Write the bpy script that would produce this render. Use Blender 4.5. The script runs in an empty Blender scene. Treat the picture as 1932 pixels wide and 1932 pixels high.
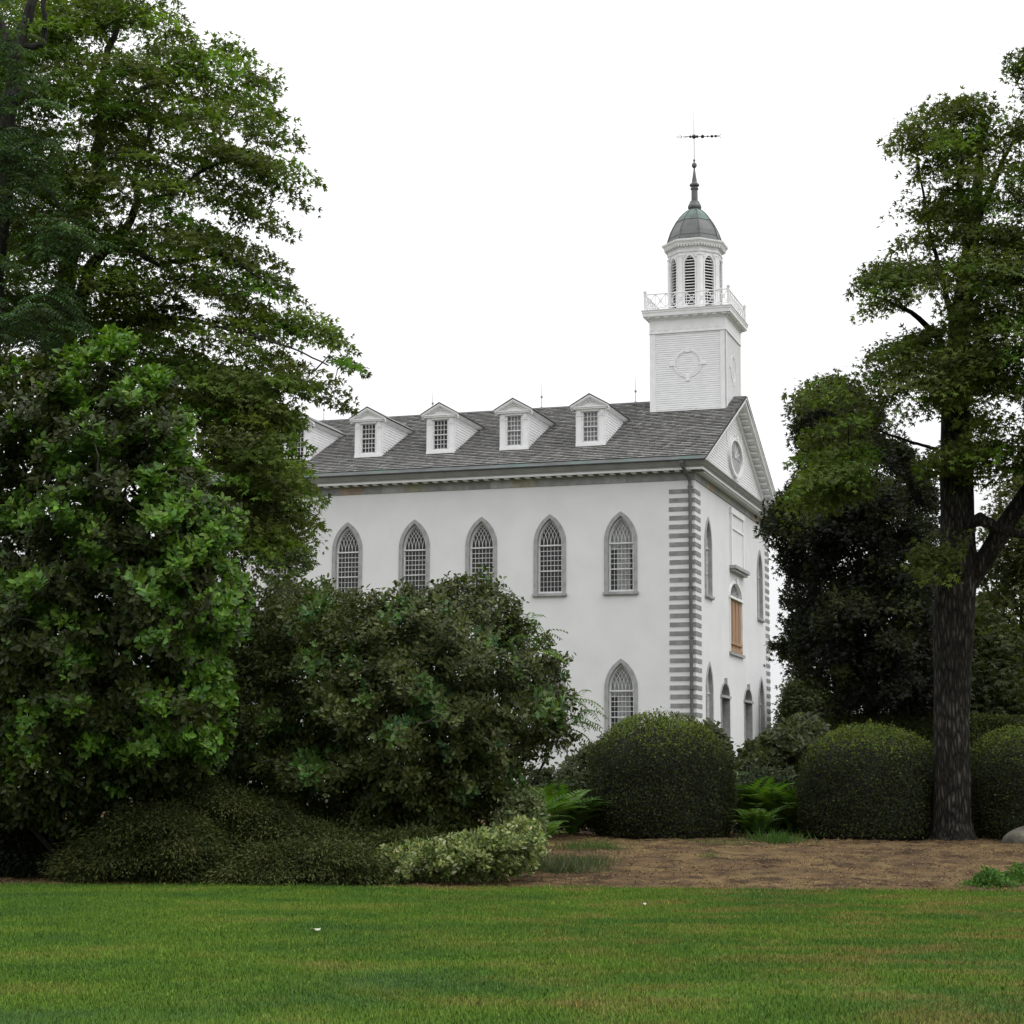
import bpy, math, random
import numpy as np
from mathutils import Vector, Matrix, noise
from mathutils.geometry import delaunay_2d_cdt
R = math.radians
rng = np.random.default_rng(7)
random.seed(7)
SC = bpy.context.scene
COL = SC.collection

# ------------------------------------------------------------------ camera, sky, sun, exposure
PITCH, ROLL, FPX = 0.1417, 0.0054, 4693.15      # focal length in pixels of a 2560 px wide frame
EYE = Vector((0, 0, 1.6))
fw = Vector((0, math.cos(PITCH), math.sin(PITCH)))
r0 = Vector((1, 0, 0)); u0_ = Vector((0, -math.sin(PITCH), math.cos(PITCH)))
cr = r0 * math.cos(ROLL) + u0_ * math.sin(ROLL)
cu = u0_ * math.cos(ROLL) - r0 * math.sin(ROLL)
cam = bpy.data.cameras.new('camera'); camo = bpy.data.objects.new('camera', cam); COL.objects.link(camo)
camo.matrix_world = Matrix(((cr.x, cu.x, -fw.x, EYE.x), (cr.y, cu.y, -fw.y, EYE.y), (cr.z, cu.z, -fw.z, EYE.z), (0, 0, 0, 1)))
cam.sensor_width = 36; cam.lens = FPX / 2560 * 36; cam.clip_start = .1; cam.clip_end = 3000
SC.camera = camo

SUN_EL, SUN_AZ = 58, 125        # azimuth clockwise from +Y (into the picture)
wd = bpy.data.worlds.new('World'); SC.world = wd; wd.use_nodes = True
wn = wd.node_tree.nodes; wl = wd.node_tree.links
bg = wn['Background']
sky = wn.new('ShaderNodeTexSky'); sky.sky_type = 'NISHITA'; sky.sun_disc = False
sky.sun_elevation = R(SUN_EL); sky.sun_rotation = R(SUN_AZ); sky.dust_density = 4; sky.air_density = 1
hsv = wn.new('ShaderNodeHueSaturation'); hsv.inputs['Saturation'].default_value = .06
wl.new(sky.outputs[0], hsv.inputs['Color'])
deck = wn.new('ShaderNodeMixRGB'); deck.inputs[0].default_value = .62      # the even cloud deck over the clear sky
deck.inputs[2].default_value = (14.2, 14.3, 14.5, 1)
wl.new(hsv.outputs[0], deck.inputs[1])
tcw = wn.new('ShaderNodeTexCoord'); sxw = wn.new('ShaderNodeSeparateXYZ'); wl.new(tcw.outputs['Generated'], sxw.inputs[0])
grd = wn.new('ShaderNodeMapRange'); grd.inputs[1].default_value = 0; grd.inputs[2].default_value = 1; grd.inputs[3].default_value = .80; grd.inputs[4].default_value = 1.85   # an overcast sky is brightest overhead
wl.new(sxw.outputs['Z'], grd.inputs[0])
mulw = wn.new('ShaderNodeMixRGB'); mulw.blend_type = 'MULTIPLY'; mulw.inputs[0].default_value = 1
wl.new(deck.outputs[0], mulw.inputs[1]); wl.new(grd.outputs[0], mulw.inputs[2]); wl.new(mulw.outputs[0], bg.inputs['Color'])
bg.inputs['Strength'].default_value = .115
sun = bpy.data.lights.new('sun', 'SUN'); sun.energy = .55; sun.angle = R(25); sun.color = (1, .97, .92)
suno = bpy.data.objects.new('sun', sun); COL.objects.link(suno)
sd = Vector((math.sin(R(SUN_AZ)) * math.cos(R(SUN_EL)), math.cos(R(SUN_AZ)) * math.cos(R(SUN_EL)), math.sin(R(SUN_EL))))
suno.rotation_euler = (-sd).to_track_quat('-Z', 'Y').to_euler(); suno.location = sd * 200
SC.view_settings.view_transform = 'Standard'; SC.view_settings.look = 'None'
SC.view_settings.exposure = -.14; SC.view_settings.gamma = 1; SC.view_settings.use_curve_mapping = False
SC.render.engine = 'CYCLES'
SC.cycles.max_bounces = 6; SC.cycles.diffuse_bounces = 3; SC.cycles.transparent_max_bounces = 8
SC.cycles.sample_clamp_indirect = 4

K = FPX * 1932 / 2560                       # focal length in the units the layout is measured in (1932 px frame)
def at(px, py, Y):
    d = fw + cr * ((px - 966) / K) - cu * ((py - 966) / K)
    return EYE + d * (Y / d.y)
def ssm(a, b, x):
    t = min(1, max(0, (x - a) / (b - a))); return t * t * (3 - 2 * t)
def G(Y):
    return .40 * ssm(26.5, 42, Y) + 1.05 * ssm(42, 76, Y)
def npssm(a, b, x):
    t = np.clip((x - a) / (b - a), 0, 1); return t * t * (3 - 2 * t)
def Gn(Y): return .40 * npssm(26.5, 42, Y) + 1.05 * npssm(42, 76, Y)

# ------------------------------------------------------------------ object helpers
def tag(o, label=None, cat=None, group=None, kind=None):
    if label: o['label'] = label
    if cat: o['category'] = cat
    if group: o['group'] = group
    if kind: o['kind'] = kind
    return o
def empty(name, loc, rz=0, parent=None):
    o = bpy.data.objects.new(name, None); COL.objects.link(o); o.empty_display_size = .2
    o.location = loc; o.rotation_euler = (0, 0, rz)
    if parent: o.parent = parent
    return o
def link(name, me, mat, parent=None, loc=(0, 0, 0), rz=0):
    o = bpy.data.objects.new(name, me); COL.objects.link(o)
    if mat and not me.materials: me.materials.append(mat)
    o.location = loc; o.rotation_euler = (0, 0, rz)
    if parent: o.parent = parent
    return o
def copy_tree(o, parent=None):
    c = o.copy(); COL.objects.link(c)
    if parent: c.parent = parent
    for ch in o.children: copy_tree(ch, c)
    return c

class MB:
    def __init__(s): s.v = []; s.f = []
    def add(s, vs, fs):
        n = len(s.v); s.v += [tuple(v) for v in vs]; s.f += [tuple(i + n for i in f) for f in fs]
    def box(s, x0, x1, y0, y1, z0, z1):
        s.add([(x0, y0, z0), (x1, y0, z0), (x1, y1, z0), (x0, y1, z0), (x0, y0, z1), (x1, y0, z1), (x1, y1, z1), (x0, y1, z1)],
              [(0, 3, 2, 1), (4, 5, 6, 7), (0, 1, 5, 4), (1, 2, 6, 5), (2, 3, 7, 6), (3, 0, 4, 7)])
    def quad(s, a, b, c, d): s.add([a, b, c, d], [(0, 1, 2, 3)])
    def loft(s, rings, closed=True, cap=True):
        n = len(rings[0]); vs = [p for r in rings for p in r]; fs = []
        for i in range(len(rings) - 1):
            for j in range(n if closed else n - 1):
                k = (j + 1) % n
                fs.append((i * n + j, i * n + k, (i + 1) * n + k, (i + 1) * n + j))
        if cap and closed:
            fs.append(tuple(range(n))[::-1]); fs.append(tuple((len(rings) - 1) * n + j for j in range(n)))
        s.add(vs, fs)
    def lathe(s, prof, c=(0, 0), n=20, ph=0):
        s.loft([[(c[0] + r * math.cos(ph + 2 * math.pi * k / n), c[1] + r * math.sin(ph + 2 * math.pi * k / n), z) for k in range(n)] for r, z in prof])
    def tube(s, pts, rad, n=6, cap=True):
        pts = [Vector(p) for p in pts]
        if not hasattr(rad, '__len__'): rad = [rad] * len(pts)
        rings = []; up = Vector((0.13, .27, 1)).normalized(); prev = None
        for i, p in enumerate(pts):
            t = (pts[min(i + 1, len(pts) - 1)] - pts[max(i - 1, 0)])
            if t.length < 1e-9: t = Vector((0, 0, 1))
            t.normalize()
            a = prev if prev else (Vector((1, .1, 0)) if abs(t.z) > .8 else up)
            x = (a - t * a.dot(t)).normalized(); prev = x; y = t.cross(x)
            rings.append([p + x * (rad[i] * math.cos(2 * math.pi * k / n)) + y * (rad[i] * math.sin(2 * math.pi * k / n)) for k in range(n)])
        s.loft(rings, True, cap)
    def ring(s, outer, inner, y0, y1):
        """solid band between two matching open outlines in (x,z), from depth y0 to y1"""
        n = len(outer)
        q = [(x, y0, z) for x, z in outer] + [(x, y0, z) for x, z in inner] + [(x, y1, z) for x, z in outer] + [(x, y1, z) for x, z in inner]
        fs = []
        for i in range(n - 1):
            fs += [(i, i + 1, n + i + 1, n + i), (2 * n + i, 3 * n + i, 3 * n + i + 1, 2 * n + i + 1),
                   (n + i, n + i + 1, 3 * n + i + 1, 3 * n + i), (i, 2 * n + i, 2 * n + i + 1, i + 1)]
        fs += [(0, n, 3 * n, 2 * n), (n - 1, 3 * n - 1, 4 * n - 1, 2 * n - 1)]
        s.add(q, fs)
    def mesh(s, name, smooth=False):
        me = bpy.data.meshes.new(name); me.from_pydata(s.v, [], s.f); me.update()
        if smooth: me.shade_smooth()
        return me
    def build(s, name, mat, parent=None, loc=(0, 0, 0), rz=0, smooth=False):
        return link(name, s.mesh(name, smooth), mat, parent, loc, rz)

# ------------------------------------------------------------------ materials
def newmat(name):
    m = bpy.data.materials.new(name); m.use_nodes = True
    return m, m.node_tree.nodes, m.node_tree.links, m.node_tree.nodes['Principled BSDF']
def noisy(name, c1, c2, scale=4, rough=.8, bump=0, bscale=40, detail=6, spec=.3, stretch=None, lo=.35, hi=.65, c3=None, s3=1):
    m, n, l, b = newmat(name)
    tc = n.new('ShaderNodeTexCoord'); mp = n.new('ShaderNodeMapping'); l.new(tc.outputs['Object'], mp.inputs[0])
    if stretch: mp.inputs['Scale'].default_value = stretch
    t = n.new('ShaderNodeTexNoise'); t.inputs['Scale'].default_value = scale; t.inputs['Detail'].default_value = detail
    l.new(mp.outputs[0], t.inputs['Vector'])
    r = n.new('ShaderNodeValToRGB'); r.color_ramp.elements[0].position = lo; r.color_ramp.elements[1].position = hi
    r.color_ramp.elements[0].color = (*c1, 1); r.color_ramp.elements[1].color = (*c2, 1)
    l.new(t.outputs['Fac'], r.inputs[0]); out = r.outputs[0]
    if c3:
        t3 = n.new('ShaderNodeTexNoise'); t3.inputs['Scale'].default_value = s3; l.new(mp.outputs[0], t3.inputs['Vector'])
        r3 = n.new('ShaderNodeValToRGB'); r3.color_ramp.elements[0].position = .5; r3.color_ramp.elements[1].position = .68
        l.new(t3.outputs['Fac'], r3.inputs[0])
        mx = n.new('ShaderNodeMixRGB'); l.new(r3.outputs[0], mx.inputs[0]); l.new(out, mx.inputs[1]); mx.inputs[2].default_value = (*c3, 1); out = mx.outputs[0]
    l.new(out, b.inputs['Base Color'])
    b.inputs['Roughness'].default_value = rough; b.inputs['Specular IOR Level'].default_value = spec
    if bump:
        t2 = n.new('ShaderNodeTexNoise'); t2.inputs['Scale'].default_value = bscale; t2.inputs['Detail'].default_value = 5
        l.new(mp.outputs[0], t2.inputs['Vector'])
        bp = n.new('ShaderNodeBump'); bp.inputs['Strength'].default_value = bump; bp.inputs['Distance'].default_value = .05
        l.new(t2.outputs['Fac'], bp.inputs['Height']); l.new(bp.outputs[0], b.inputs['Normal'])
    return m
def tinted(name, rough=.62, spec=.14, transl=.28, tcol=(1.6, 1.75, .5)):
    """plant matter: colour from the per-leaf tint, partly translucent"""
    m, n, l, b = newmat(name)
    a = n.new('ShaderNodeAttribute'); a.attribute_name = 'tint'
    l.new(a.outputs['Color'], b.inputs['Base Color'])
    b.inputs['Roughness'].default_value = rough; b.inputs['Specular IOR Level'].default_value = spec
    if transl:
        t = n.new('ShaderNodeBsdfTranslucent'); mx = n.new('ShaderNodeMixShader'); mx.inputs[0].default_value = transl
        mu = n.new('ShaderNodeMixRGB'); mu.blend_type = 'MULTIPLY'; mu.inputs[0].default_value = 1; mu.inputs[2].default_value = (*tcol, 1)
        l.new(a.outputs['Color'], mu.inputs[1]); l.new(mu.outputs[0], t.inputs['Color'])
        l.new(b.outputs[0], mx.inputs[1]); l.new(t.outputs[0], mx.inputs[2])
        l.new(mx.outputs[0], n['Material Output'].inputs['Surface'])
    return m

M = {}
M['stucco'] = noisy('stucco', (.645, .645, .65), (.69, .69, .695), .7, .85, .12, 14, spec=.2)
M['white'] = noisy('white_paint', (.69, .69, .69), (.76, .76, .76), 3, .55, .05, 30, spec=.35)
M['whitewood'] = noisy('white_clapboard', (.66, .66, .665), (.74, .74, .745), 2.2, .6, .05, 20, stretch=(1, 1, 6))
M['cream'] = noisy('sash_paint', (.56, .56, .56), (.63, .63, .63), 5, .5)
M['stone'] = noisy('grey_stone', (.26, .26, .258), (.36, .36, .355), 3, .9, .25, 25)
M['quoin'] = noisy('quoin_stone', (.19, .19, .185), (.27, .27, .265), 2.5, .9, .25, 25)
M['shingle'] = tinted('wood_shingle', .85, .2, 0)
M['copper'] = noisy('weathered_flashing', (.085, .09, .09), (.12, .128, .125), 1.2, .85, .05, 12, spec=.1, c3=(.085, .15, .125), s3=.45)
M['cornice_grey'] = noisy('grey_crown_moulding', (.28, .28, .285), (.34, .34, .34), 2, .6, .05, 12)
M['gap'] = noisy('dark_gap', (.03, .03, .03), (.045, .045, .045), 4, .8)
M['dome'] = noisy('dome_metal', (.075, .078, .078), (.115, .118, .118), 2.2, .45, .08, 8, spec=.5)
M['patina'] = noisy('patina_metal', (.10, .11, .107), (.15, .25, .21), 1.3, .6, .05, 12)
M['pipe'] = noisy('downpipe_metal', (.075, .075, .075), (.12, .12, .12), 3, .55, spec=.5)
M['iron'] = noisy('dark_iron', (.02, .02, .03), (.04, .038, .055), 5, .5, spec=.5)
M['rod'] = noisy('grey_rod', (.22, .22, .22), (.3, .3, .3), 5, .5, spec=.5)
M['rodbrass'] = noisy('pale_rod', (.35, .35, .36), (.45, .45, .46), 5, .45, spec=.5)
M['curtain'] = noisy('curtain_cloth', (.55, .55, .55), (.7, .7, .69), 3, .9)
M['inside'] = noisy('interior_shade', (.02, .02, .02), (.03, .03, .03), 2, .9)  # near black, stands in for the dimness of unlit rooms
M['dark'] = noisy('dark_shade_fill', (.012, .012, .012), (.02, .02, .02), 2, .9)  # near black, stands in for deep shade
M['boards'] = noisy('bare_boards', (.26, .155, .09), (.38, .24, .15), 2.0, .8, .1, 14, stretch=(9, 9, .5))
M['door'] = noisy('grey_door', (.20, .20, .20), (.26, .26, .26), 2, .6)
def barkmat():
    m, n, l, b = newmat('maple_bark')
    tc = n.new('ShaderNodeTexCoord'); mp = n.new('ShaderNodeMapping'); mp.inputs['Scale'].default_value = (11, 11, 2.4); l.new(tc.outputs['Object'], mp.inputs[0])
    nz = n.new('ShaderNodeTexNoise'); nz.inputs['Scale'].default_value = .9; nz.inputs['Detail'].default_value = 8; nz.inputs['Roughness'].default_value = .75; l.new(mp.outputs[0], nz.inputs['Vector'])
    ad = n.new('ShaderNodeMixRGB'); ad.blend_type = 'ADD'; ad.inputs[0].default_value = 1.0; l.new(mp.outputs[0], ad.inputs[1]); l.new(nz.outputs['Color'], ad.inputs[2])
    vo = n.new('ShaderNodeTexVoronoi'); vo.feature = 'DISTANCE_TO_EDGE'; vo.inputs['Scale'].default_value = 1.25; l.new(ad.outputs[0], vo.inputs['Vector'])
    r = n.new('ShaderNodeValToRGB'); e = r.color_ramp.elements; e[0].position = .0; e[0].color = (.014, .0135, .012, 1); e[1].position = .30; e[1].color = (.066, .063, .055, 1)
    l.new(vo.outputs['Distance'], r.inputs[0])
    n2 = n.new('ShaderNodeTexNoise'); n2.inputs['Scale'].default_value = 2.4; n2.inputs['Detail'].default_value = 8; l.new(tc.outputs['Object'], n2.inputs['Vector'])
    r2 = n.new('ShaderNodeValToRGB'); r2.color_ramp.elements[0].position = .35; r2.color_ramp.elements[0].color = (.55, .55, .52, 1); r2.color_ramp.elements[1].position = .72; r2.color_ramp.elements[1].color = (1.5, 1.48, 1.4, 1)
    l.new(n2.outputs['Fac'], r2.inputs[0])
    mu = n.new('ShaderNodeMixRGB'); mu.blend_type = 'MULTIPLY'; mu.inputs[0].default_value = 1; l.new(r.outputs[0], mu.inputs[1]); l.new(r2.outputs[0], mu.inputs[2])
    l.new(mu.outputs[0], b.inputs['Base Color']); b.inputs['Roughness'].default_value = .95; b.inputs['Specular IOR Level'].default_value = .1
    bp = n.new('ShaderNodeBump'); bp.inputs['Strength'].default_value = 1; bp.inputs['Distance'].default_value = .05
    mr = n.new('ShaderNodeMapRange'); mr.inputs[2].default_value = .3; l.new(vo.outputs['Distance'], mr.inputs[0]); l.new(mr.outputs[0], bp.inputs['Height']); l.new(bp.outputs[0], b.inputs['Normal'])
    return m
M['bark'] = barkmat()
M['backlitbark'] = noisy('backlit_bark', (.018, .017, .017), (.04, .038, .035), 3, .95, .5, 18, stretch=(3, 3, .6), spec=.1)  # bark colour darkened to stand in for backlighting
M['twig'] = noisy('twig_bark', (.028, .025, .022), (.055, .05, .043), 5, .95, spec=.15)
M['rock'] = noisy('rock', (.06, .058, .045), (.15, .14, .11), 5, .95, .5, 18)
M['leaf'] = tinted('leaf')
M['glossleaf'] = tinted('glossy_leaf', .45, .2, .22)
M['needle'] = tinted('needle', .7, .2, .15)
M['chip'] = tinted('mulch_chip', .95, .1, 0)
M['petal'] = noisy('pale_petal', (.36, .38, .28), (.48, .5, .38), 20, .7)

def glassmat():
    m, n, l, b = newmat('window_glass'); n.remove(b)
    fr = n.new('ShaderNodeFresnel'); fr.inputs[0].default_value = 1.5
    tr = n.new('ShaderNodeBsdfTransparent'); tr.inputs[0].default_value = (.80, .82, .82, 1)
    g = n.new('ShaderNodeBsdfGlossy'); g.inputs['Roughness'].default_value = .06; g.inputs['Color'].default_value = (.7, .7, .7, 1)
    mx = n.new('ShaderNodeMixShader'); l.new(fr.outputs[0], mx.inputs[0]); l.new(tr.outputs[0], mx.inputs[1]); l.new(g.outputs[0], mx.inputs[2])
    l.new(mx.outputs[0], n['Material Output'].inputs['Surface'])
    return m
M['glass'] = glassmat()

def friezemat():
    m, n, l, b = newmat('frieze_sandstone')
    tc = n.new('ShaderNodeTexCoord'); sp = n.new('ShaderNodeSeparateXYZ'); l.new(tc.outputs['Object'], sp.inputs[0])
    ad = n.new('ShaderNodeMath'); ad.operation = 'SUBTRACT'; l.new(sp.outputs[0], ad.inputs[0]); l.new(sp.outputs[1], ad.inputs[1])
    dv = n.new('ShaderNodeMath'); dv.operation = 'DIVIDE'; l.new(ad.outputs[0], dv.inputs[0]); dv.inputs[1].default_value = 1.05
    fl = n.new('ShaderNodeMath'); fl.operation = 'FLOOR'; l.new(dv.outputs[0], fl.inputs[0])
    wn_ = n.new('ShaderNodeTexWhiteNoise'); wn_.noise_dimensions = '1D'; l.new(fl.outputs[0], wn_.inputs['W'])
    rp = n.new('ShaderNodeValToRGB'); rp.color_ramp.interpolation = 'CONSTANT'
    els = [(0, (.22, .22, .22)), (.28, (.31, .31, .305)), (.5, (.25, .25, .245)), (.72, (.27, .21, .16)), (.84, (.27, .265, .20)), (.93, (.20, .17, .18))]
    for i, (p, c) in enumerate(els):
        e = rp.color_ramp.elements[i] if i < 2 else rp.color_ramp.elements.new(p)
        e.position = p; e.color = (*c, 1)
    l.new(wn_.outputs['Value'], rp.inputs[0])
    nz = n.new('ShaderNodeTexNoise'); nz.inputs['Scale'].default_value = 3; l.new(tc.outputs['Object'], nz.inputs['Vector'])
    mx = n.new('ShaderNodeMixRGB'); mx.blend_type = 'OVERLAY'; mx.inputs[0].default_value = .5
    l.new(rp.outputs[0], mx.inputs[1]); l.new(nz.outputs['Fac'], mx.inputs[2]); l.new(mx.outputs[0], b.inputs['Base Color'])
    b.inputs['Roughness'].default_value = .9
    return m
M['frieze'] = friezemat()

def lawnmat(name, blades):
    """one pattern of lush, ordinary and dry turf, read from world position by the soil sheet and the blades alike"""
    m, n, l, b = newmat(name)
    ge = n.new('ShaderNodeNewGeometry')
    mp = n.new('ShaderNodeMapping'); mp.inputs['Scale'].default_value = (.55, .75, 0); l.new(ge.outputs['Position'], mp.inputs[0])
    t = n.new('ShaderNodeTexNoise'); t.inputs['Scale'].default_value = .75; t.inputs['Detail'].default_value = 5; t.inputs['Roughness'].default_value = .62
    l.new(mp.outputs[0], t.inputs['Vector'])
    r = n.new('ShaderNodeValToRGB'); e = r.color_ramp.elements
    e[0].position = .34; e[0].color = (.056, .118, .024, 1); e[1].position = .47; e[1].color = (.074, .148, .020, 1)
    q = e.new(.57); q.color = (.10, .175, .022, 1); q = e.new(.72); q.color = (.165, .175, .042, 1)
    l.new(t.outputs['Fac'], r.inputs[0])
    # dry, thin turf is commoner to the right of the lawn
    sx = n.new('ShaderNodeSeparateXYZ'); l.new(ge.outputs['Position'], sx.inputs[0])
    mr = n.new('ShaderNodeMapRange'); mr.inputs[1].default_value = -3; mr.inputs[2].default_value = 3; mr.inputs[3].default_value = 0; mr.inputs[4].default_value = 1
    l.new(sx.outputs[0], mr.inputs[0])
    t2 = n.new('ShaderNodeTexNoise'); t2.inputs['Scale'].default_value = 1.5; t2.inputs['Detail'].default_value = 6; t2.inputs['Roughness'].default_value = .65
    l.new(mp.outputs[0], t2.inputs['Vector'])
    r2 = n.new('ShaderNodeValToRGB'); r2.color_ramp.elements[0].position = .47; r2.color_ramp.elements[1].position = .72
    l.new(t2.outputs['Fac'], r2.inputs[0])
    mm = n.new('ShaderNodeMath'); mm.operation = 'MULTIPLY'; l.new(r2.outputs[0], mm.inputs[0]); l.new(mr.outputs[0], mm.inputs[1])
    mx = n.new('ShaderNodeMixRGB'); l.new(mm.outputs[0], mx.inputs[0]); l.new(r.outputs[0], mx.inputs[1]); mx.inputs[2].default_value = (.19, .13, .05, 1)
    out = mx.outputs[0]
    if blades:
        a = n.new('ShaderNodeAttribute'); a.attribute_name = 'tint'
        mu = n.new('ShaderNodeMixRGB'); mu.blend_type = 'MULTIPLY'; mu.inputs[0].default_value = 1
        l.new(out, mu.inputs[1]); l.new(a.outputs['Color'], mu.inputs[2]); out = mu.outputs[0]
    else:
        mu = n.new('ShaderNodeMixRGB'); mu.blend_type = 'MULTIPLY'; mu.inputs[0].default_value = 1; mu.inputs[2].default_value = (.62, .60, .62, 1)
        l.new(out, mu.inputs[1]); out = mu.outputs[0]
    l.new(out, b.inputs['Base Color']); b.inputs['Roughness'].default_value = .75; b.inputs['Specular IOR Level'].default_value = .08
    return m
M['lawn'] = lawnmat('lawn_turf', False); M['blade'] = lawnmat('grass_blade', True)
M['soil'] = noisy('bed_soil', (.052, .035, .023), (.165, .11, .057), 1.0, .95, 1, 26, spec=.08, detail=12, stretch=(1.5, 1.7, 1), lo=.36, hi=.62, c3=(.20, .14, .065), s3=.7)
M['ground'] = noisy('rough_ground', (.05, .06, .025), (.085, .085, .04), .6, .95)

# ------------------------------------------------------------------ numpy foliage kit
def leaf_mesh(name, pos, d, nrm, size, tint, tpl, wid=None):
    """tpl = (verts[k,3] in (along, across, up), faces). one mesh holding a plant's leaves."""
    tv, tf = tpl; tv = np.asarray(tv, float); k = len(tv); N = len(pos)
    d = d / (np.linalg.norm(d, axis=1, keepdims=True) + 1e-9)
    b = np.cross(nrm, d); b /= (np.linalg.norm(b, axis=1, keepdims=True) + 1e-9)
    n = np.cross(d, b)
    w = size if wid is None else wid
    co = pos[:, None, :] + size[:, None, None] * (tv[None, :, 0:1] * d[:, None] + tv[None, :, 2:3] * n[:, None]) + w[:, None, None] * tv[None, :, 1:2] * b[:, None]
    co = co.reshape(-1, 3)
    me = bpy.data.meshes.new(name)
    lt = np.array([len(f) for f in tf]); fl = np.concatenate([np.array(f) for f in tf])
    loops = (np.arange(N)[:, None] * k + fl[None]).ravel()
    tot = np.tile(lt, N); start = np.concatenate(([0], np.cumsum(tot)[:-1]))
    me.vertices.add(len(co)); me.vertices.foreach_set('co', co.astype(np.float32).ravel())
    me.loops.add(len(loops)); me.loops.foreach_set('vertex_index', loops.astype(np.int32))
    me.polygons.add(len(tot)); me.polygons.foreach_set('loop_start', start.astype(np.int32)); me.polygons.foreach_set('loop_total', tot.astype(np.int32))
    me.update(calc_edges=True)
    ca = me.attributes.new('tint', 'FLOAT_COLOR', 'POINT')
    c4 = np.ones((N, 4), np.float32); c4[:, :3] = tint
    ca.data.foreach_set('color', np.repeat(c4, k, axis=0).ravel())
    return me
OVAL = ([(0, 0, 0), (.35, .26, .05), (.75, .2, .05), (1, 0, -.06), (.75, -.2, .05), (.35, -.26, .05), (.5, 0, -.02)],
        [(0, 6, 2, 1), (6, 3, 2), (0, 5, 4, 6), (6, 4, 3)])
LANCE = ([(0, 0, 0), (.45, .15, .03), (1, 0, -.12), (.45, -.15, .03)], [(0, 3, 2, 1)])
MAPLE = ([(0, 0, 0), (.42, .14, 0), (.98, 0, -.08), (.42, -.14, 0),
          (.20, .38, .02), (.62, .58, -.06), (.36, .12, 0), (.20, -.38, .02), (.62, -.58, -.06), (.36, -.12, 0)],
         [(0, 3, 2, 1), (0, 6, 5, 4), (0, 7, 8, 9)])
DIAM = ([(0, 0, 0), (.5, .32, .04), (1, 0, 0), (.5, -.32, .04)], [(0, 3, 2, 1)])
NEEDLE = ([(0, 0, 0), (.5, .07, 0), (1, 0, 0), (.5, -.07, 0)], [(0, 3, 2, 1)])

def rdir(N, up=0.0, s=1.0):
    v = rng.normal(size=(N, 3)) * s; v[:, 2] += up
    return v / (np.linalg.norm(v, axis=1, keepdims=True) + 1e-9)
def inpoly(pts, poly):
    x, y = pts[:, 0], pts[:, 1]; c = np.zeros(len(pts), bool); n = len(poly)
    for i in range(n):
        x1, y1 = poly[i]; x2, y2 = poly[(i + 1) % n]
        if y1 == y2: continue
        m = ((y1 > y) != (y2 > y)) & (x < (x2 - x1) * (y - y1) / (y2 - y1) + x1); c ^= m
    return c
def edist(pts, poly):
    best = np.full(len(pts), 1e9); n = len(poly)
    for i in range(n):
        a = np.array(poly[i], float); b = np.array(poly[(i + 1) % n], float); ab = b - a
        t = np.clip(((pts - a) @ ab) / (ab @ ab + 1e-9), 0, 1)
        best = np.minimum(best, np.linalg.norm(pts - (a + t[:, None] * ab), axis=1))
    return best
def atn(px, Y):
    d = np.array(fw)[None] + np.array(cr)[None] * ((px[:, 0:1] - 966) / K) - np.array(cu)[None] * ((px[:, 1:2] - 966) / K)
    return np.array(EYE)[None] + d * (Y / d[:, 1])[:, None]
def fill(poly, Y, half, n, margin=0, dmax=None, holes=(), front=.5, lump=.35, lscale=.02, gap=None, seed=0):
    """points inside a plant's volume: the crown's outline swollen to real depth about the distance Y (metres).
    half = half depth in metres; points kept from the rim by `margin` pixels"""
    P = np.array(poly, float); lo, hi = P.min(0), P.max(0); out = []; cnt = 0
    for _ in range(80):
        q = lo + rng.random((n * 2, 2)) * (hi - lo)
        m = inpoly(q, poly); q = q[m]; d = edist(q, poly); q = q[d > margin]
        for h in holes: q = q[~inpoly(q, h)]
        if gap is not None and len(q):
            nz = np.array([noise.noise(Vector((a * gap[0] + seed, b * gap[0] * 1.5, seed * 1.7))) for a, b in q]); q = q[nz > gap[1]]
        out.append(q); cnt += len(q)
        if cnt >= n: break
    q = np.concatenate(out)[:n]; d = edist(q, poly)
    dm = dmax or d.max() * .8
    t = 1 - np.clip(d / dm, 0, 1); ht = half * np.sqrt(np.clip(1 - t * t, .03, 1))
    lz = np.array([noise.noise(Vector((a * lscale + seed, b * lscale * 1.3, 3.1))) for a, b in q])
    ht = ht * (1 + lump * 1.6 * lz)
    s = rng.random(len(q)) * 2 - 1
    fr = rng.random(len(q)) < front
    s = np.where(fr, -1 + .35 * rng.random(len(q)) ** 1.5, s)
    p = atn(q, Y + s * ht)
    return p, q, s, d
def centre_of(poly, Y):
    P = np.array(poly, float); c = P.mean(0); return np.array(at(c[0], c[1], Y))
def tints(n, cols, w, jit=.18):
    cols = np.array(cols); i = rng.choice(len(cols), n, p=np.array(w) / np.sum(w))
    return cols[i] * (1 + rng.normal(size=(n, 1)) * jit).clip(.5, 1.6) * (1 + rng.normal(size=(n, 3)) * .05)

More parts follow.
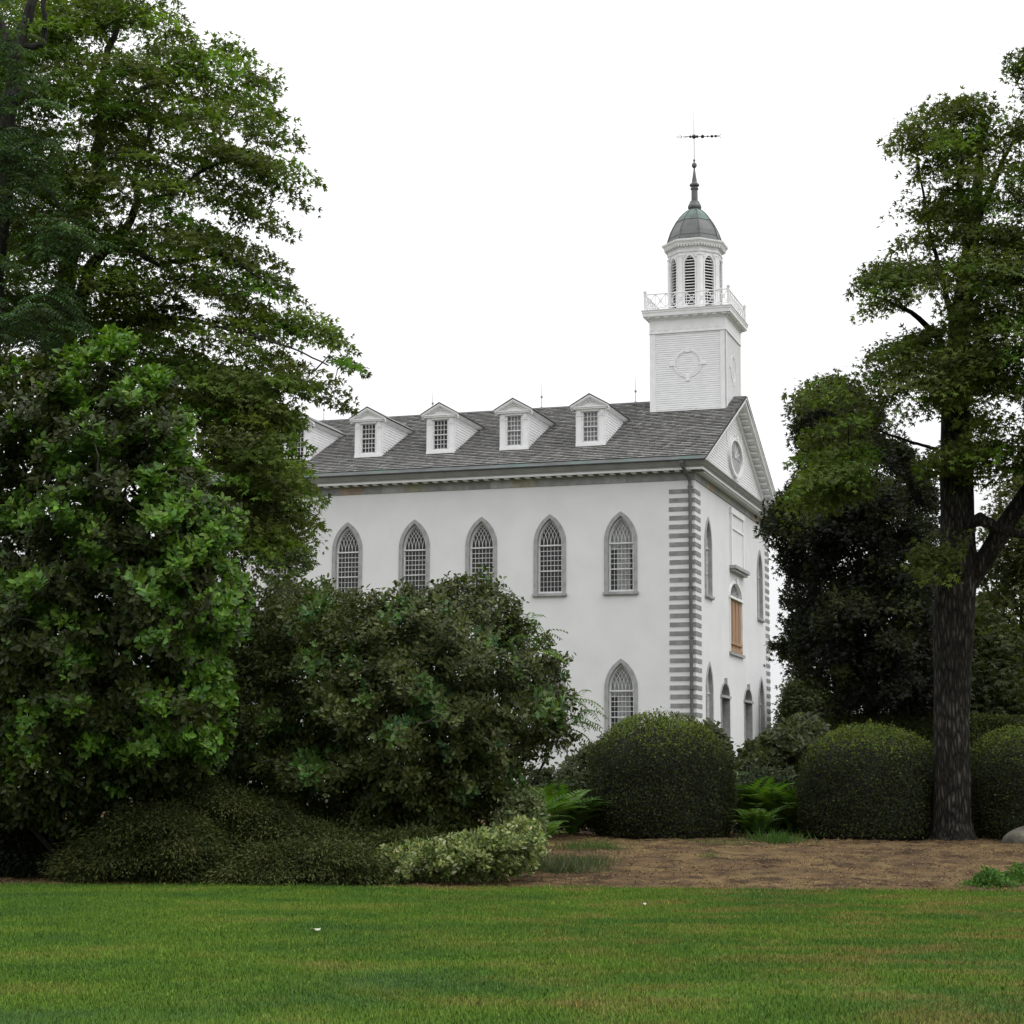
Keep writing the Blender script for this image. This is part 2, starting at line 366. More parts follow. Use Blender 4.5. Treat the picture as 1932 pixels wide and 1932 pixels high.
def sprays(pts, cen, nl, rad, flat, size, cols, w, tpl, name, up=1.6, droop=.25, bycl=.8, tiltout=.35):
    """flat leafy sprays, one per point (maple habit)"""
    n = len(pts); o = pts - cen; o[:, 2] *= .4; o /= (np.linalg.norm(o, axis=1, keepdims=True) + 1e-9)
    ct = tints(n, cols, w, .22)
    k = rng.poisson(nl, n).clip(5); idx = np.repeat(np.arange(n), k); N = len(idx)
    R_ = rad * (.6 + .8 * rng.random(n))
    ang = rng.random(N) * 2 * math.pi; rr = np.sqrt(rng.random(N)) * R_[idx]
    off = np.stack([rr * np.cos(ang), rr * np.sin(ang), rng.normal(size=N) * flat * R_[idx]], 1)
    # sprays tilt down outwards
    off[:, 2] -= tiltout * (off[:, 0] * o[idx, 0] + off[:, 1] * o[idx, 1]) + .25 * rr * rr / R_[idx]
    p = pts[idx] + off
    d = off / (np.linalg.norm(off, axis=1, keepdims=True) + 1e-9) * .7 + o[idx] * .5 + rdir(N) * .6; d[:, 2] -= droop
    nn = rdir(N, up)
    own = tints(N, cols, w, .22)
    t = ct[idx] * bycl + own * (1 - bycl)
    t = t * (1 + rng.normal(size=(N, 1)) * .15).clip(.6, 1.5)
    return leaf_mesh(name, p, d, nn, size * (.65 + .6 * rng.random(N)), t, tpl)
def rosettes(pts, cen, nl, size, cols, w, tpl, name, axis_up=.7, open_=.75, bycl=.75, spread=.06):
    """whorls of leaves at shoot tips (magnolia, laurel habit)"""
    n = len(pts); ax = pts - cen; ax /= (np.linalg.norm(ax, axis=1, keepdims=True) + 1e-9); ax = ax + rdir(n) * .55; ax[:, 2] += axis_up
    ax /= np.linalg.norm(ax, axis=1, keepdims=True)
    ct = tints(n, cols, w, .2)
    k = rng.poisson(nl, n).clip(3); idx = np.repeat(np.arange(n), k); N = len(idx)
    rd = rdir(N); rd -= ax[idx] * np.sum(rd * ax[idx], 1, keepdims=True); rd /= (np.linalg.norm(rd, axis=1, keepdims=True) + 1e-9)
    d = rd * open_ + ax[idx] * (.15 + .7 * rng.random((N, 1))) + rdir(N) * .2
    p = pts[idx] - ax[idx] * (rng.random((N, 1)) * spread * 2) + rdir(N) * spread * rng.random((N, 1))
    nn = ax[idx] + rdir(N) * .45
    own = tints(N, cols, w, .2); t = (ct[idx] * bycl + own * (1 - bycl)) * (1 + rng.normal(size=(N, 1)) * .15).clip(.6, 1.5)
    return leaf_mesh(name, p, d, nn, size * (.6 + .6 * rng.random(N)), t, tpl)

def branch_tree(mb, skel, targets, r0=.03, r1=.006, jit=.12, maxseg=1.6, n=4):
    """grow twigs from a limb skeleton to every spray, nearest first"""
    nodes = [np.array(p, float) for p in skel]; tg = [np.array(t, float) for t in targets]
    A = np.array(nodes); T = np.array(tg)
    rest = list(range(len(T)))
    D = np.full(len(T), 1e9); J = np.zeros(len(T), int)
    for i in range(len(T)):
        dd = np.linalg.norm(A - T[i], axis=1); J[i] = dd.argmin(); D[i] = dd.min()
    A = list(A)
    while rest:
        i = min(rest, key=lambda k: D[k]); rest.remove(i)
        a = A[J[i]]; b = T[i]; L = np.linalg.norm(b - a)
        if L < 1e-3: continue
        m1 = a + (b - a) * .35 + rng.normal(size=3) * jit * L * .5 + np.array([0, 0, .10 * L]); m2 = a + (b - a) * .7 + rng.normal(size=3) * jit * L * .5 + np.array([0, 0, .10 * L])
        ra = min(r0, r1 + .012 * L)
        mb.tube([a, m1, m2, b], [ra, ra * .8, ra * .55, r1 * .6], n, cap=False)
        for q in (m1, m2, b):
            j = len(A); A.append(q)
            for k in rest:
                dd = np.linalg.norm(q - T[k])
                if dd < D[k]: D[k] = dd; J[k] = j
def limb(mb, pl, n=8, sub=4):
    """pl: (px, py, Y, width_px) control points -> tapered, slightly wavering limb; returns its nodes"""
    pts = []; rad = []
    for i in range(len(pl) - 1):
        a, b = pl[i], pl[i + 1]
        for k in range(sub):
            t = k / sub; pts.append(at(a[0] + (b[0] - a[0]) * t, a[1] + (b[1] - a[1]) * t, a[2] + (b[2] - a[2]) * t)); rad.append((a[3] + (b[3] - a[3]) * t) / 2 * a[2] / K)
    a = pl[-1]; pts.append(at(a[0], a[1], a[2])); rad.append(a[3] / 2 * a[2] / K)
    for i in range(1, len(pts) - 1): pts[i] = pts[i] + Vector(rng.normal(size=3)) * rad[i] * .25
    mb.tube(pts, rad, n)
    return pts

# ================================================================== THE GROUND
def grid(name, xs, ys, zf, mat, kind='structure'):
    X, Y = np.meshgrid(xs, ys); Z = zf(X, Y)
    v = np.stack([X, Y, Z], -1).reshape(-1, 3); nx, ny = len(xs), len(ys)
    i = (np.arange(ny - 1)[:, None] * nx + np.arange(nx - 1)[None]).ravel()
    f = np.stack([i, i + 1, i + nx + 1, i + nx], 1)
    me = bpy.data.meshes.new(name); me.from_pydata(v.tolist(), [], f.tolist()); me.shade_smooth()
    o = link(name, me, mat); tag(o, kind=kind); return o
def vnoise(X, Y, s, seed=0):
    out = np.empty(X.shape)
    it = np.nditer(X, flags=['multi_index'])
    for x in it:
        m = it.multi_index; out[m] = noise.fractal(Vector((float(x) * s, float(Y[m]) * s, seed)), 1.0, 2.0, 4)
    return out
gx = np.array([-1500, -400, -120, -60, -30, -15, 0, 15, 30, 60, 120, 400, 1500.])
gy = np.array([-200, -30, 0, 10, 20, 26, 29, 32, 35, 38, 42, 47, 52, 58, 64, 70, 76, 90, 130, 300, 1000, 2400.])
grid('ground', gx, gy, lambda X, Y: Gn(Y) - .09, M['ground'])
LAWN_EDGE = 28.15
def edge(x): return LAWN_EDGE + .07 * math.sin(x * .9) + .05 * math.sin(x * 2.3 + 1) - .012 * x
lx = np.arange(-16, 17.1, .5); ly = np.linspace(0, 1, 60)
def lawn_sheet():
    vs = []; fs = []
    for t in ly:
        for x in lx:
            Y = 2 + t * (edge(x) - 2); vs.append((x, Y, G(Y) + .004 + .012 * noise.noise(Vector((x * .5, Y * .5, 0)))))
    nx = len(lx)
    for j in range(len(ly) - 1):
        for i in range(nx - 1): fs.append((j * nx + i, j * nx + i + 1, (j + 1) * nx + i + 1, (j + 1) * nx + i))
    me = bpy.data.meshes.new('lawn'); me.from_pydata(vs, [], fs); me.shade_smooth()
    return tag(link('lawn', me, M['lawn']), kind='structure')
lawn_sheet()
bx = np.arange(-17, 17.1, .11); by = np.concatenate([np.arange(27.7, 43, .11), np.arange(43, 58, .5)])
def bedz(X, Y): return Gn(Y) - .03 + npssm(27.95, 28.6, Y) * .035 + vnoise(X, Y, 1.0, 4) * .05 * npssm(27.9, 29, Y) + vnoise(X, Y, 5, 9) * .045 * npssm(27.9, 28.6, Y)
grid('planting_bed', bx, by, bedz, M['soil'])

def grass():
    N = 1200000
    Y = 11.0 + (28.3 - 11.0) * rng.random(N) ** .85; X = (rng.random(N) * 2 - 1) * (Y * .2735 + 3.4)
    e = LAWN_EDGE + .07 * np.sin(X * .9) + .05 * np.sin(X * 2.3 + 1) - .012 * X
    k = Y < e + rng.normal(size=N) * .05; X, Y = X[k], Y[k]; N = len(X)
    h = .022 + .03 * rng.random(N); cl = np.sin(X * 3.1 + np.sin(Y * 2.2) * 2) * np.sin(Y * 2.7 + 1.3 * np.sin(X * 1.7))
    h *= 1 + .22 * cl
    h *= 1 + 1.1 * np.exp(-((e[k] - Y) / .12) ** 2) * rng.random(N)
    a = rng.random(N) * 2 * math.pi; lean = rng.random(N) * 1.1
    w = (.0022 + .0022 * rng.random(N)) * (1 + .05 * (Y - 11))
    base = np.stack([X, Y, Gn(Y) + .002 + 0 * X], 1)
    sx = np.stack([np.cos(a + 1.57), np.sin(a + 1.57), 0 * a], 1) * w[:, None]
    tip = base + np.stack([np.cos(a) * np.sin(lean), np.sin(a) * np.sin(lean), np.cos(lean)], 1) * h[:, None]
    co = np.stack([base - sx, base + sx, tip], 1).reshape(-1, 3)
    me = bpy.data.meshes.new('grass')
    me.vertices.add(3 * N); me.vertices.foreach_set('co', co.astype(np.float32).ravel())
    me.loops.add(3 * N); me.loops.foreach_set('vertex_index', np.arange(3 * N, dtype=np.int32))
    me.polygons.add(N); me.polygons.foreach_set('loop_start', np.arange(0, 3 * N, 3, dtype=np.int32)); me.polygons.foreach_set('loop_total', np.full(N, 3, np.int32))
    me.update(calc_edges=True)
    t = np.ones((N, 4), np.float32); t[:, :3] = (1 + rng.normal(size=(N, 1)) * .22).clip(.5, 1.7)
    dry = rng.random(N) < .05; t[dry, :3] *= np.array([1.9, 1.35, 1.6])
    ca = me.attributes.new('tint', 'FLOAT_COLOR', 'POINT'); ca.data.foreach_set('color', np.repeat(t, 3, axis=0).ravel())
    tag(link('grass', me, M['blade']), 'short mown green turf blades over the lawn', 'grass', kind='stuff')
grass()
def chips():
    N = 150000
    X = -14 + 28 * rng.random(N); Y = 28.2 + 14 * rng.random(N) ** 1.2
    cl = np.array([noise.noise(Vector((x * .6, y * 1.1, 2))) for x, y in zip(X, Y)])
    k = (cl > -.5 + .75 * rng.random(N)); X, Y = X[k], Y[k]; N = len(X)
    Z = bedz(X, Y) + .012
    p = np.stack([X, Y, Z], 1); d = rdir(N); d[:, 2] *= .35; nn = rdir(N, 2.2)
    t = tints(N, [(.20, .135, .065), (.13, .08, .045), (.26, .19, .09), (.06, .04, .028), (.19, .10, .05)], [3, 3, 1.6, 3.5, 1.2], .25)
    me = leaf_mesh('mulch', p, d, nn, .015 + .055 * rng.random(N) ** 2, t, NEEDLE, .05 + .12 * rng.random(N))
    tag(link('mulch', me, M['chip']), 'scattered brown bark chips and dry straw on the bed', 'mulch', kind='stuff')
chips()

# ================================================================== THE CHURCH
W, LEN = 17.98, 24.3
PHI = 0.313
church = empty('church', (7.98, 81.1, 0), math.pi / 2 - PHI)
tag(church, 'white stuccoed church with gothic windows, grey shingled roof and domed bell tower', 'church')
WZ0 = .9

def gothic(hw, zb, zs, cx, n=9):
    r = hw + cx; am = math.acos(cx / r)
    L = [(-hw, zb)] + [(cx - r * math.cos(am * i / n), zs + r * math.sin(am * i / n)) for i in range(n + 1)]
    return L + [(-x, z) for x, z in L[:-1][::-1]]
def ellarch(hw, zb, zs, rise, n=14):
    return [(-hw, zb)] + [(-hw * math.cos(math.pi * i / n), zs + rise * math.sin(math.pi * i / n)) for i in range(n + 1)] + [(hw, zb)]
def pierced(mb, outer, holes, to3):
    vs = []; ed = []
    for lp in [outer] + holes:
        n0 = len(vs); vs += [Vector(p) for p in lp]; ed += [(n0 + i, n0 + (i + 1) % len(lp)) for i in range(len(lp))]
    v2, _, tri, *_ = delaunay_2d_cdt(vs, ed, [], 0, 1e-5)
    c = np.array([[sum(v2[i].x for i in f) / 3, sum(v2[i].y for i in f) / 3] for f in tri])
    keep = inpoly(c, outer)
    for h in holes: keep &= ~inpoly(c, h)
    mb.add([to3(v.x, v.y) for v in v2], [f for f, k in zip(tri, keep) if k])
SILL_U, SILL_L = 9.69, 3.19
VW = [3.34, 6.60, 9.83, 13.06, 16.37, 19.65, 22.4]
UG = [2.67, 15.31]
WCX = .772
win_hole = gothic(.72, .06, 2.37, WCX)

wall = MB()
pierced(wall, [(-LEN, WZ0), (0, WZ0), (0, 15.05), (-LEN, 15.05)],
        [[(x - v, z + b) for x, z in win_hole] for v in VW[:6] for b in (SILL_U, SILL_L)], lambda x, z: (0, -x, z))
door_hole = ellarch(.93, 1.2, 5.46, .60); mid_hole = ellarch(1.5, 7.62, 10.24, .75)
DU = [6.13, 11.70]; MU = 8.93
pierced(wall, [(0, WZ0), (W, WZ0), (W, 15.05), (0, 15.05)],
        [[(x + u, z + b) for x, z in win_hole] for u in UG for b in (SILL_U, SILL_L)] + [[(x + u, z) for x, z in door_hole] for u in DU] + [[(x + MU, z) for x, z in mid_hole]],
        lambda x, z: (x, 0, z))
wall.quad((W, 0, WZ0), (W, LEN, WZ0), (W, LEN, 15.05), (W, 0, 15.05)); wall.quad((0, LEN, WZ0), (0, LEN, 15.05), (W, LEN, 15.05), (W, LEN, WZ0))
wall.add([(0, LEN, 15.05), (W, LEN, 15.05), (W / 2, LEN, 20)], [(0, 1, 2)])
wall.build('wall', M['stucco'], church)
fnd = MB(); fnd.box(-.06, W + .06, -.06, LEN + .06, .2, WZ0 + .02); fnd.build('foundation', M['stone'], church)
inn = MB(); inn.box(.62, W - .62, .62, LEN - .62, 1, 14.9); inn.box(.3, W - .3, .3, LEN - .3, 7.9, 8.1); inn.box(.3, W - .3, .3, LEN - .3, 14.6, 14.75)  # dark box added close behind the windows so the rooms look unlit
inn.build('interior_dark_box', M['inside'], church)

# ---- one gothic window (local frame: x right, y into the wall, z up from the underside of the sill)
def window_meshes():
    s = MB(); s.ring(gothic(.75, .11, 2.37, WCX, 12), gothic(.585, .11, 2.37, WCX, 12), -.045, .10)
    s.ring(gothic(.60, .11, 2.37, WCX, 12), gothic(.57, .11, 2.37, WCX, 12), .10, .30)
    stone = s.mesh('window')
    s = MB(); s.box(-.80, .80, -.13, .30, 0, .115); s.box(-.77, .77, -.10, .1, -.035, 0); sill = s.mesh('sill')
    s = MB()
    s.ring(gothic(.575, .115, 2.37, WCX, 12), gothic(.50, .2, 2.37, WCX, 12), .13, .24)
    s.box(-.575, .575, .10, .22, .116, .215)
    s.box(-.575, .575, .09, .21, 2.25, 2.31)
    s.box(-.50, .50, .12, .20, 1.115, 1.165)
    for i in range(1, 6):
        x = -.5 + i / 6; s.box(x - .007, x + .007, .155, .185, .2, 1.12); s.box(x - .007, x + .007, .145, .175, 1.16, 2.26)
    for i in range(1, 4): z = .2 + i * .2305; s.box(-.5, .5, .157, .183, z - .008, z + .008)
    for i in range(1, 5): z = 1.165 + i * .218; s.box(-.5, .5, .147, .173, z - .013, z + .013)
    r = .5 + WCX
    for i in range(0, 6):
        for sg in (1, -1):
            x0 = -.5 + i / 6; pts = []
            for k in range(0, 26):
                a = k / 25 * 1.25
                x = x0 + r - r * math.cos(a); z = 2.31 + r * math.sin(a)
                # inside the opening of the opposite side
                if x > .5 or math.hypot(x + WCX, z - 2.37) > r + .005: break
                pts.append((sg * x, .16, z))
            if len(pts) > 1: s.tube(pts, .012, 4)
    sash = s.mesh('sash')
    g = gothic(.52, .2, 2.37, WCX, 12); s = MB(); s.add([(x, .17, z) for x, z in g], [tuple(range(len(g)))]); pane = s.mesh('pane')
    s = MB()     # a gathered cloth curtain, open at the left
    n = 60; x0, x1 = -.27, .34
    top = [(x0 + (x1 - x0) * i / n, .36 + .025 * math.sin(i * 1.15) + .012 * math.sin(i * 2.7), 3.2) for i in range(n + 1)]
    bot = [(x, y, .15) for x, y, z in top]
    s.loft([bot, top], False, False)
    cur = s.mesh('curtain')
    s = MB()     # sheer blind behind the tracery
    s.quad((-.55, .40, 2.02), (.55, .40, 2.02), (.55, .40, 3.4), (-.55, .40, 3.4)); val = s.mesh('valance')
    return stone, sill, sash, pane, cur, val
wm = window_meshes()
def put_window(loc, rz, curtain=False):
    w = link('window', wm[0], M['stone'], church, loc, rz)
    link('sill', wm[1], M['stone'], w); link('sash', wm[2], M['cream'], w); link('pane', wm[3], M['glass'], w)
    if curtain: link('curtain', wm[4], M['curtain'], w); link('valance', wm[5], M['curtain'], w)
    return w
for i, v in enumerate(VW[:6]):
    put_window((0, v, SILL_U), -math.pi / 2, i == 0); put_window((0, v, SILL_L), -math.pi / 2, i == 0)
for u in UG:
    put_window((u, 0, SILL_U), 0); put_window((u, 0, SILL_L), 0)

# ---- two front doors and the middle window, all in deep reveals
for u in DU:
    s = MB(); s.ring(ellarch(1.0, 1.2, 5.46, .68), ellarch(.90, 1.2, 5.46, .58), -.05, .42)
    s.box(-1.06, 1.06, -.10, .40, 5.38, 5.50); s.box(-.09, .09, -.12, .05, 6.02, 6.30)
    d = s.build('doorway', M['stone'], church, (u, 0, 0))
    s = MB(); s.box(-.9, .9, .40, .46, 1.2, 5.38)
    for a in (-.62, .08):
        for z in (1.6, 3.4): s.box(a, a + .54, .375, .40, z, z + 1.5)
    s.build('door', M['pipe'], d)
    s = MB(); e = ellarch(.89, 5.5, 5.5, .54); s.add([(x, .34, z) for x, z in e], [tuple(range(len(e)))])
    for k in range(1, 6):
        a = math.pi * k / 6; s.tube([(0, .32, 5.5), (-.86 * math.cos(a), .32, 5.5 + .52 * math.sin(a))], .02, 4)
    s.build('fanlight', M['door'], d)
s = MB(); s.ring(ellarch(1.58, 7.62, 10.24, .83), ellarch(1.46, 7.62, 10.24, .71), -.05, .45)
s.box(-1.64, 1.64, -.09, .42, 10.16, 10.27); s.box(-.12, .12, -.13, .05, 10.93, 11.2)
mid = s.build('boarded_window', M['white'], church, (MU, 0, 0))
s = MB(); e = ellarch(1.45, 10.27, 10.27, .68); s.add([(x, .16, z) for x, z in e], [tuple(range(len(e)))])
for k in range(1, 8):
    a = math.pi * k / 8; s.tube([(0, .14, 10.27), (-1.42 * math.cos(a), .14, 10.27 + .66 * math.sin(a))], .025, 4)
s.build('fanlight', M['stone'], mid)
s = MB(); n = 11
for i in range(n):
    x = -1.45 + 2.9 * i / n; s.box(x + .012, x + 2.9 / n - .012, .02 + .012 * (i % 3), .09, 7.7, 10.16)
s.box(-1.45, 1.45, -.03, .018, 8.0, 8.14); s.box(-1.45, 1.45, -.05, .018, 7.66, 7.80)
s.build('plank_cover', M['boards'], mid)
s = MB(); s.box(-1.66, 1.66, -.12, .40, 7.48, 7.62); s.build('sill', M['stone'], mid)
# inscription tablet over it (blank white panel in a moulded frame on a shelf)
s = MB(); s.box(7.72, 10.72, -.05, .05, 11.72, 14.45); tb = s.build('tablet', M['stucco'], church)
s = MB()
for a, b in ((7.66, 7.86), (10.58, 10.78)): s.box(a, b, -.11, .04, 11.72, 14.42)
s.box(7.60, 10.84, -.13, .04, 14.22, 14.5); s.box(7.86, 10.58, -.10, .03, 13.50, 13.60); s.build('tablet_frame', M['white'], tb)
s = MB(); s.box(7.50, 10.94, -.34, .03, 11.56, 11.72); s.box(7.60, 10.84, -.24, .03, 11.44, 11.56); s.build('shelf', M['cornice_grey'], tb)

# ---- quoins: stone courses standing just proud of the stucco
def quoins(faces):
    q = MB(); z = 14.245
    while z > 1.2:
        for f in faces:
            j = random.uniform(-.02, .02)
            if f == 'L': q.box(-.022, .05, -.018, 1.155 + j, z - .19, z)
            if f == 'G': q.box(-.018, 1.10 + j, -.022, .05, z - .19, z)
            if f == 'R': q.box(W - 1.10 + j, W + .018, -.022, .05, z - .19, z)
        z -= .3895
    return q
quoins('L').build('quoins', M['quoin'], church); quoins('G').build('quoins', M['quoin'], church); quoins('R').build('quoins', M['quoin'], church)

# ---- entablature, mitred round the three visible sides
def mitre(prof, name, mat, parent=church):
    b = MB(); rings = []
    for cx_, cy_, sx, sy in ((0, LEN + .5, -1, 0), (0, 0, -1, -1), (W, 0, 1, -1), (W, LEN + .5, 1, 0)):
        rings.append([(cx_ + sx * P, cy_ + sy * P, z) for P, z in prof])
    b.loft(rings, True, True); return b.build(name, mat, parent)
mitre([(-.02, 14.645), (.05, 14.645), (.05, 15.0), (-.02, 15.0)], 'frieze', M['frieze'])
mitre([(.052, 15.002), (.052, 15.028), (.425, 15.043), (.425, 15.028)], 'soffit_shade', M['pipe'])  # dark strip stands in for the shade under the white cornice
cor = mitre([(-.02, 15.003), (.09, 15.003), (.13, 15.045), (.44, 15.045), (.44, 15.03), (.475, 15.03), (.475, 15.125), (-.02, 15.125)], 'cornice', M['white'])
mitre([(-.02, 15.127), (.49, 15.127), (.50, 15.17), (.56, 15.21), (.64, 15.30), (.70, 15.34), (.72, 15.385), (-.02, 15.385)], 'crown_moulding', M['cornice_grey'], cor)
b = MB(); b.box(-.40, -.05, 0, .22, 14.988, 15.043); mod_long = b.mesh('modillion')
b = MB(); b.box(0, .2, -.42, -.05, 14.965, 15.043); mod_gable = b.mesh('modillion')
v = .1
while v < LEN: link('modillion', mod_long, M['white'], cor, (0, v, 0)); v += .49
u = .15
while u < W: link('modillion', mod_gable, M['white'], cor, (u, 0, 0)); u += .36

# ---- roof
SL = .475; zr = lambda u: 15.42 + SL * (u + .75)
RID = zr(W / 2)
def roof_slab(name, mat):
    b = MB(); p = [(-.75, zr(-.75) - .03), (-.75, zr(-.75)), (W / 2, RID), (W + .75, zr(-.75)), (W + .75, zr(-.75) - .03), (W / 2, RID - .14)]
    b.loft([[(x, -.64, z) for x, z in p], [(x, LEN + .5, z) for x, z in p]]); return b.build(name, mat, church)
roof = roof_slab('roof', M['gap'])
b = MB(); b.quad((-.80, -.62, zr(-.80) + .045), (-.80, LEN + .5, zr(-.80) + .045), (-.22, LEN + .5, zr(-.22) + .03), (-.22, -.62, zr(-.22) + .03))
b.build('gutter_flashing', M['copper'], roof)
b = MB(); b.box(-.80, -.70, -.62, LEN + .5, 15.388, zr(-.80) + .043); b.build('gutter_shadow', M['gap'], roof)  # black strip stands in for the shadow gap below the flashing
def shingles():
    a = math.atan(SL); ca, sa = math.cos(a), math.sin(a); L = (W / 2 + .26) / ca
    V = []; T = []; rows = 36; ex = L / rows
    for i in range(rows):
        s0 = i * ex; s1 = min(L, s0 + ex * 1.2); v = -.64 - random.random() * .2
        rowt = random.uniform(.9, 1.1)
        while v < LEN + .4:
            w = random.uniform(.13, .34); v1 = min(v + w - .008, LEN + .5); va = max(v, -.64); js = random.uniform(-.012, .012); h = .088 + random.uniform(-.005, .007)
            def P(s, y, hh): return (-.26 + s * ca - hh * sa, y, zr(-.26) + s * sa + hh * ca)
            V += [P(s0 + js, va, h), P(s0 + js, v1, h), P(s1, v1, .016), P(s1, va, .016), P(s0 + js, va, h - .024), P(s0 + js, v1, h - .024)]
            g = random.choice((.26, .29, .31, .34, .38)) * rowt; T.append((g, g * .985, g * .96)); v += w
    V = np.array(V, np.float32); n = len(T); me = bpy.data.meshes.new('shingles')
    me.vertices.add(len(V)); me.vertices.foreach_set('co', V.ravel())
    lp = np.array([0, 3, 2, 1, 0, 1, 5, 4]); loops = (np.arange(n)[:, None] * 6 + lp).ravel()
    me.loops.add(len(loops)); me.loops.foreach_set('vertex_index', loops.astype(np.int32))
    me.polygons.add(2 * n); me.polygons.foreach_set('loop_start', np.arange(0, 8 * n, 4, dtype=np.int32)); me.polygons.foreach_set('loop_total', np.full(2 * n, 4, np.int32))
    me.update(calc_edges=True)
    c = np.ones((n, 4), np.float32); c[:, :3] = T; at_ = me.attributes.new('tint', 'FLOAT_COLOR', 'POINT'); at_.data.foreach_set('color', np.repeat(c, 6, axis=0).ravel())
    link('shingles', me, M['shingle'], roof)
shingles()
b = MB(); b.tube([(W / 2, -.64, RID + .03), (W / 2, LEN + .5, RID + .03)], .05, 6); b.build('ridge_cap', M['pipe'], roof)

# ---- gable end: clapboarded pediment with a fan oval and raking cornice
def clap(mb, rows, to3, lip=.024):
    """rows: (z0, z1, x0, x1, X0, X1): lapped boards, lower edge standing out"""
    for z0, z1, x0, x1, X0, X1 in rows:
        mb.add([to3(x0, -lip, z0), to3(x1, -lip, z0), to3(X1, -.003, z1), to3(X0, -.003, z1), to3(x0, 0, z0), to3(x1, 0, z0)], [(0, 1, 2, 3), (4, 5, 1, 0)])
b = MB(); z = 15.40
while z < RID - .8:
    lo = max(-.3, (z + .5 - 15.42) / SL - .75); hi = max(-.3, (z + .13 + .5 - 15.42) / SL - .75)
    b.add([], [])
    clap(b, [(z, z + .13, lo, W - lo, hi, W - hi)], lambda x, y, zz: (x, y - .002, zz)); z += .13
b.quad((-.3, 0.004, 15.39), (W + .3, 0.004, 15.39), (W / 2, .004, RID - .2), (W / 2, .004, RID - .2))
ped = b.build('pediment', M['whitewood'], church)
b = MB()
def ell(a, c, n=40): return [(8.97 - a * math.cos(2 * math.pi * k / n), 17.08 + c * math.sin(2 * math.pi * k / n)) for k in range(n + 1)]
b.ring(ell(1.62, .96), ell(1.44, .82), -.16, -.01); b.box(8.85, 9.09, -.19, -.02, 17.98, 18.2); b.box(8.85, 9.09, -.19, -.02, 15.95, 16.2)
ov = b.build('oval_window', M['white'], ped)
b = MB(); e = ell(1.46, .84)[:-1]; b.add([(x, -.04, z) for x, z in e], [tuple(range(len(e)))])
b.build('oval_panel', M['cornice_grey'], ov)
b = MB()
for k in range(0, 7):
    a = math.pi * k / 6; b.tube([(8.97, -.06, 17.08), (8.97 + 1.42 * math.cos(a), -.06, 17.08 + .80 * math.sin(a))], .014, 4)
b.build('muntins', M['white'], ov)
def rake(prof, name, mat, parent):
    b = MB()
    for sg in (1, -1):
        rings = []
        for u in (-.72, .03, .66, W / 2): rings.append([((u if sg > 0 else W - u), v, max(zr(u) + dz, 15.389 + .04 * max(0, dz + .02) + .0004 * k_)) for k_, (v, dz) in enumerate(prof)])
        b.loft(rings, True, True)
    return b.build(name, mat, parent)
rk = rake([(-.66, -.02), (-.66, -.10), (-.62, -.13), (-.58, -.27), (-.50, -.30), (-.50, -.33), (-.02, -.33), (-.02, -.02)], 'raking_cornice', M['white'], ped)
rake([(-.13, -.335), (-.13, -.45), (-.09, -.62), (-.004, -.62), (-.004, -.335)], 'bed_moulding', M['white'], rk)
b = MB()
for sg in (1, -1):
    u = .2
    while u < W / 2 - .3:
        x0, x1 = (u, u + .22); zz = zr((x0 + x1) / 2) - .42
        if sg < 0: x0, x1 = W - x1, W - x0
        mb_ = MB(); mb_.box(x0, x1, -.46, -.135, zz, zz + .1); mb_.build('modillion', M['white'], rk); u += .5
rake([(-.68, .01), (-.68, .035), (-.62, .04), (-.62, .01)], 'drip_edge', M['gap'], rk)

# ---- downpipe at the near corner
b = MB(); b.tube([(-.74, .42, 15.36), (-.70, .40, 15.2), (-.50, .34, 15.0), (-.20, .22, 14.72), (-.13, .18, 14.55), (-.13, .18, 9), (-.13, .18, 1.2)], .075, 8)
b.box(-.80, -.66, .32, .50, 15.28, 15.46)
pp = b.build('downpipe', M['pipe'], church, smooth=False)
for z in (14.3, 12.1, 9.9, 7.7, 5.5, 3.3):
    b = MB(); b.box(-.22, -.0, .08, .28, z, z + .06); b.build('pipe_bracket', M['pipe'], pp)

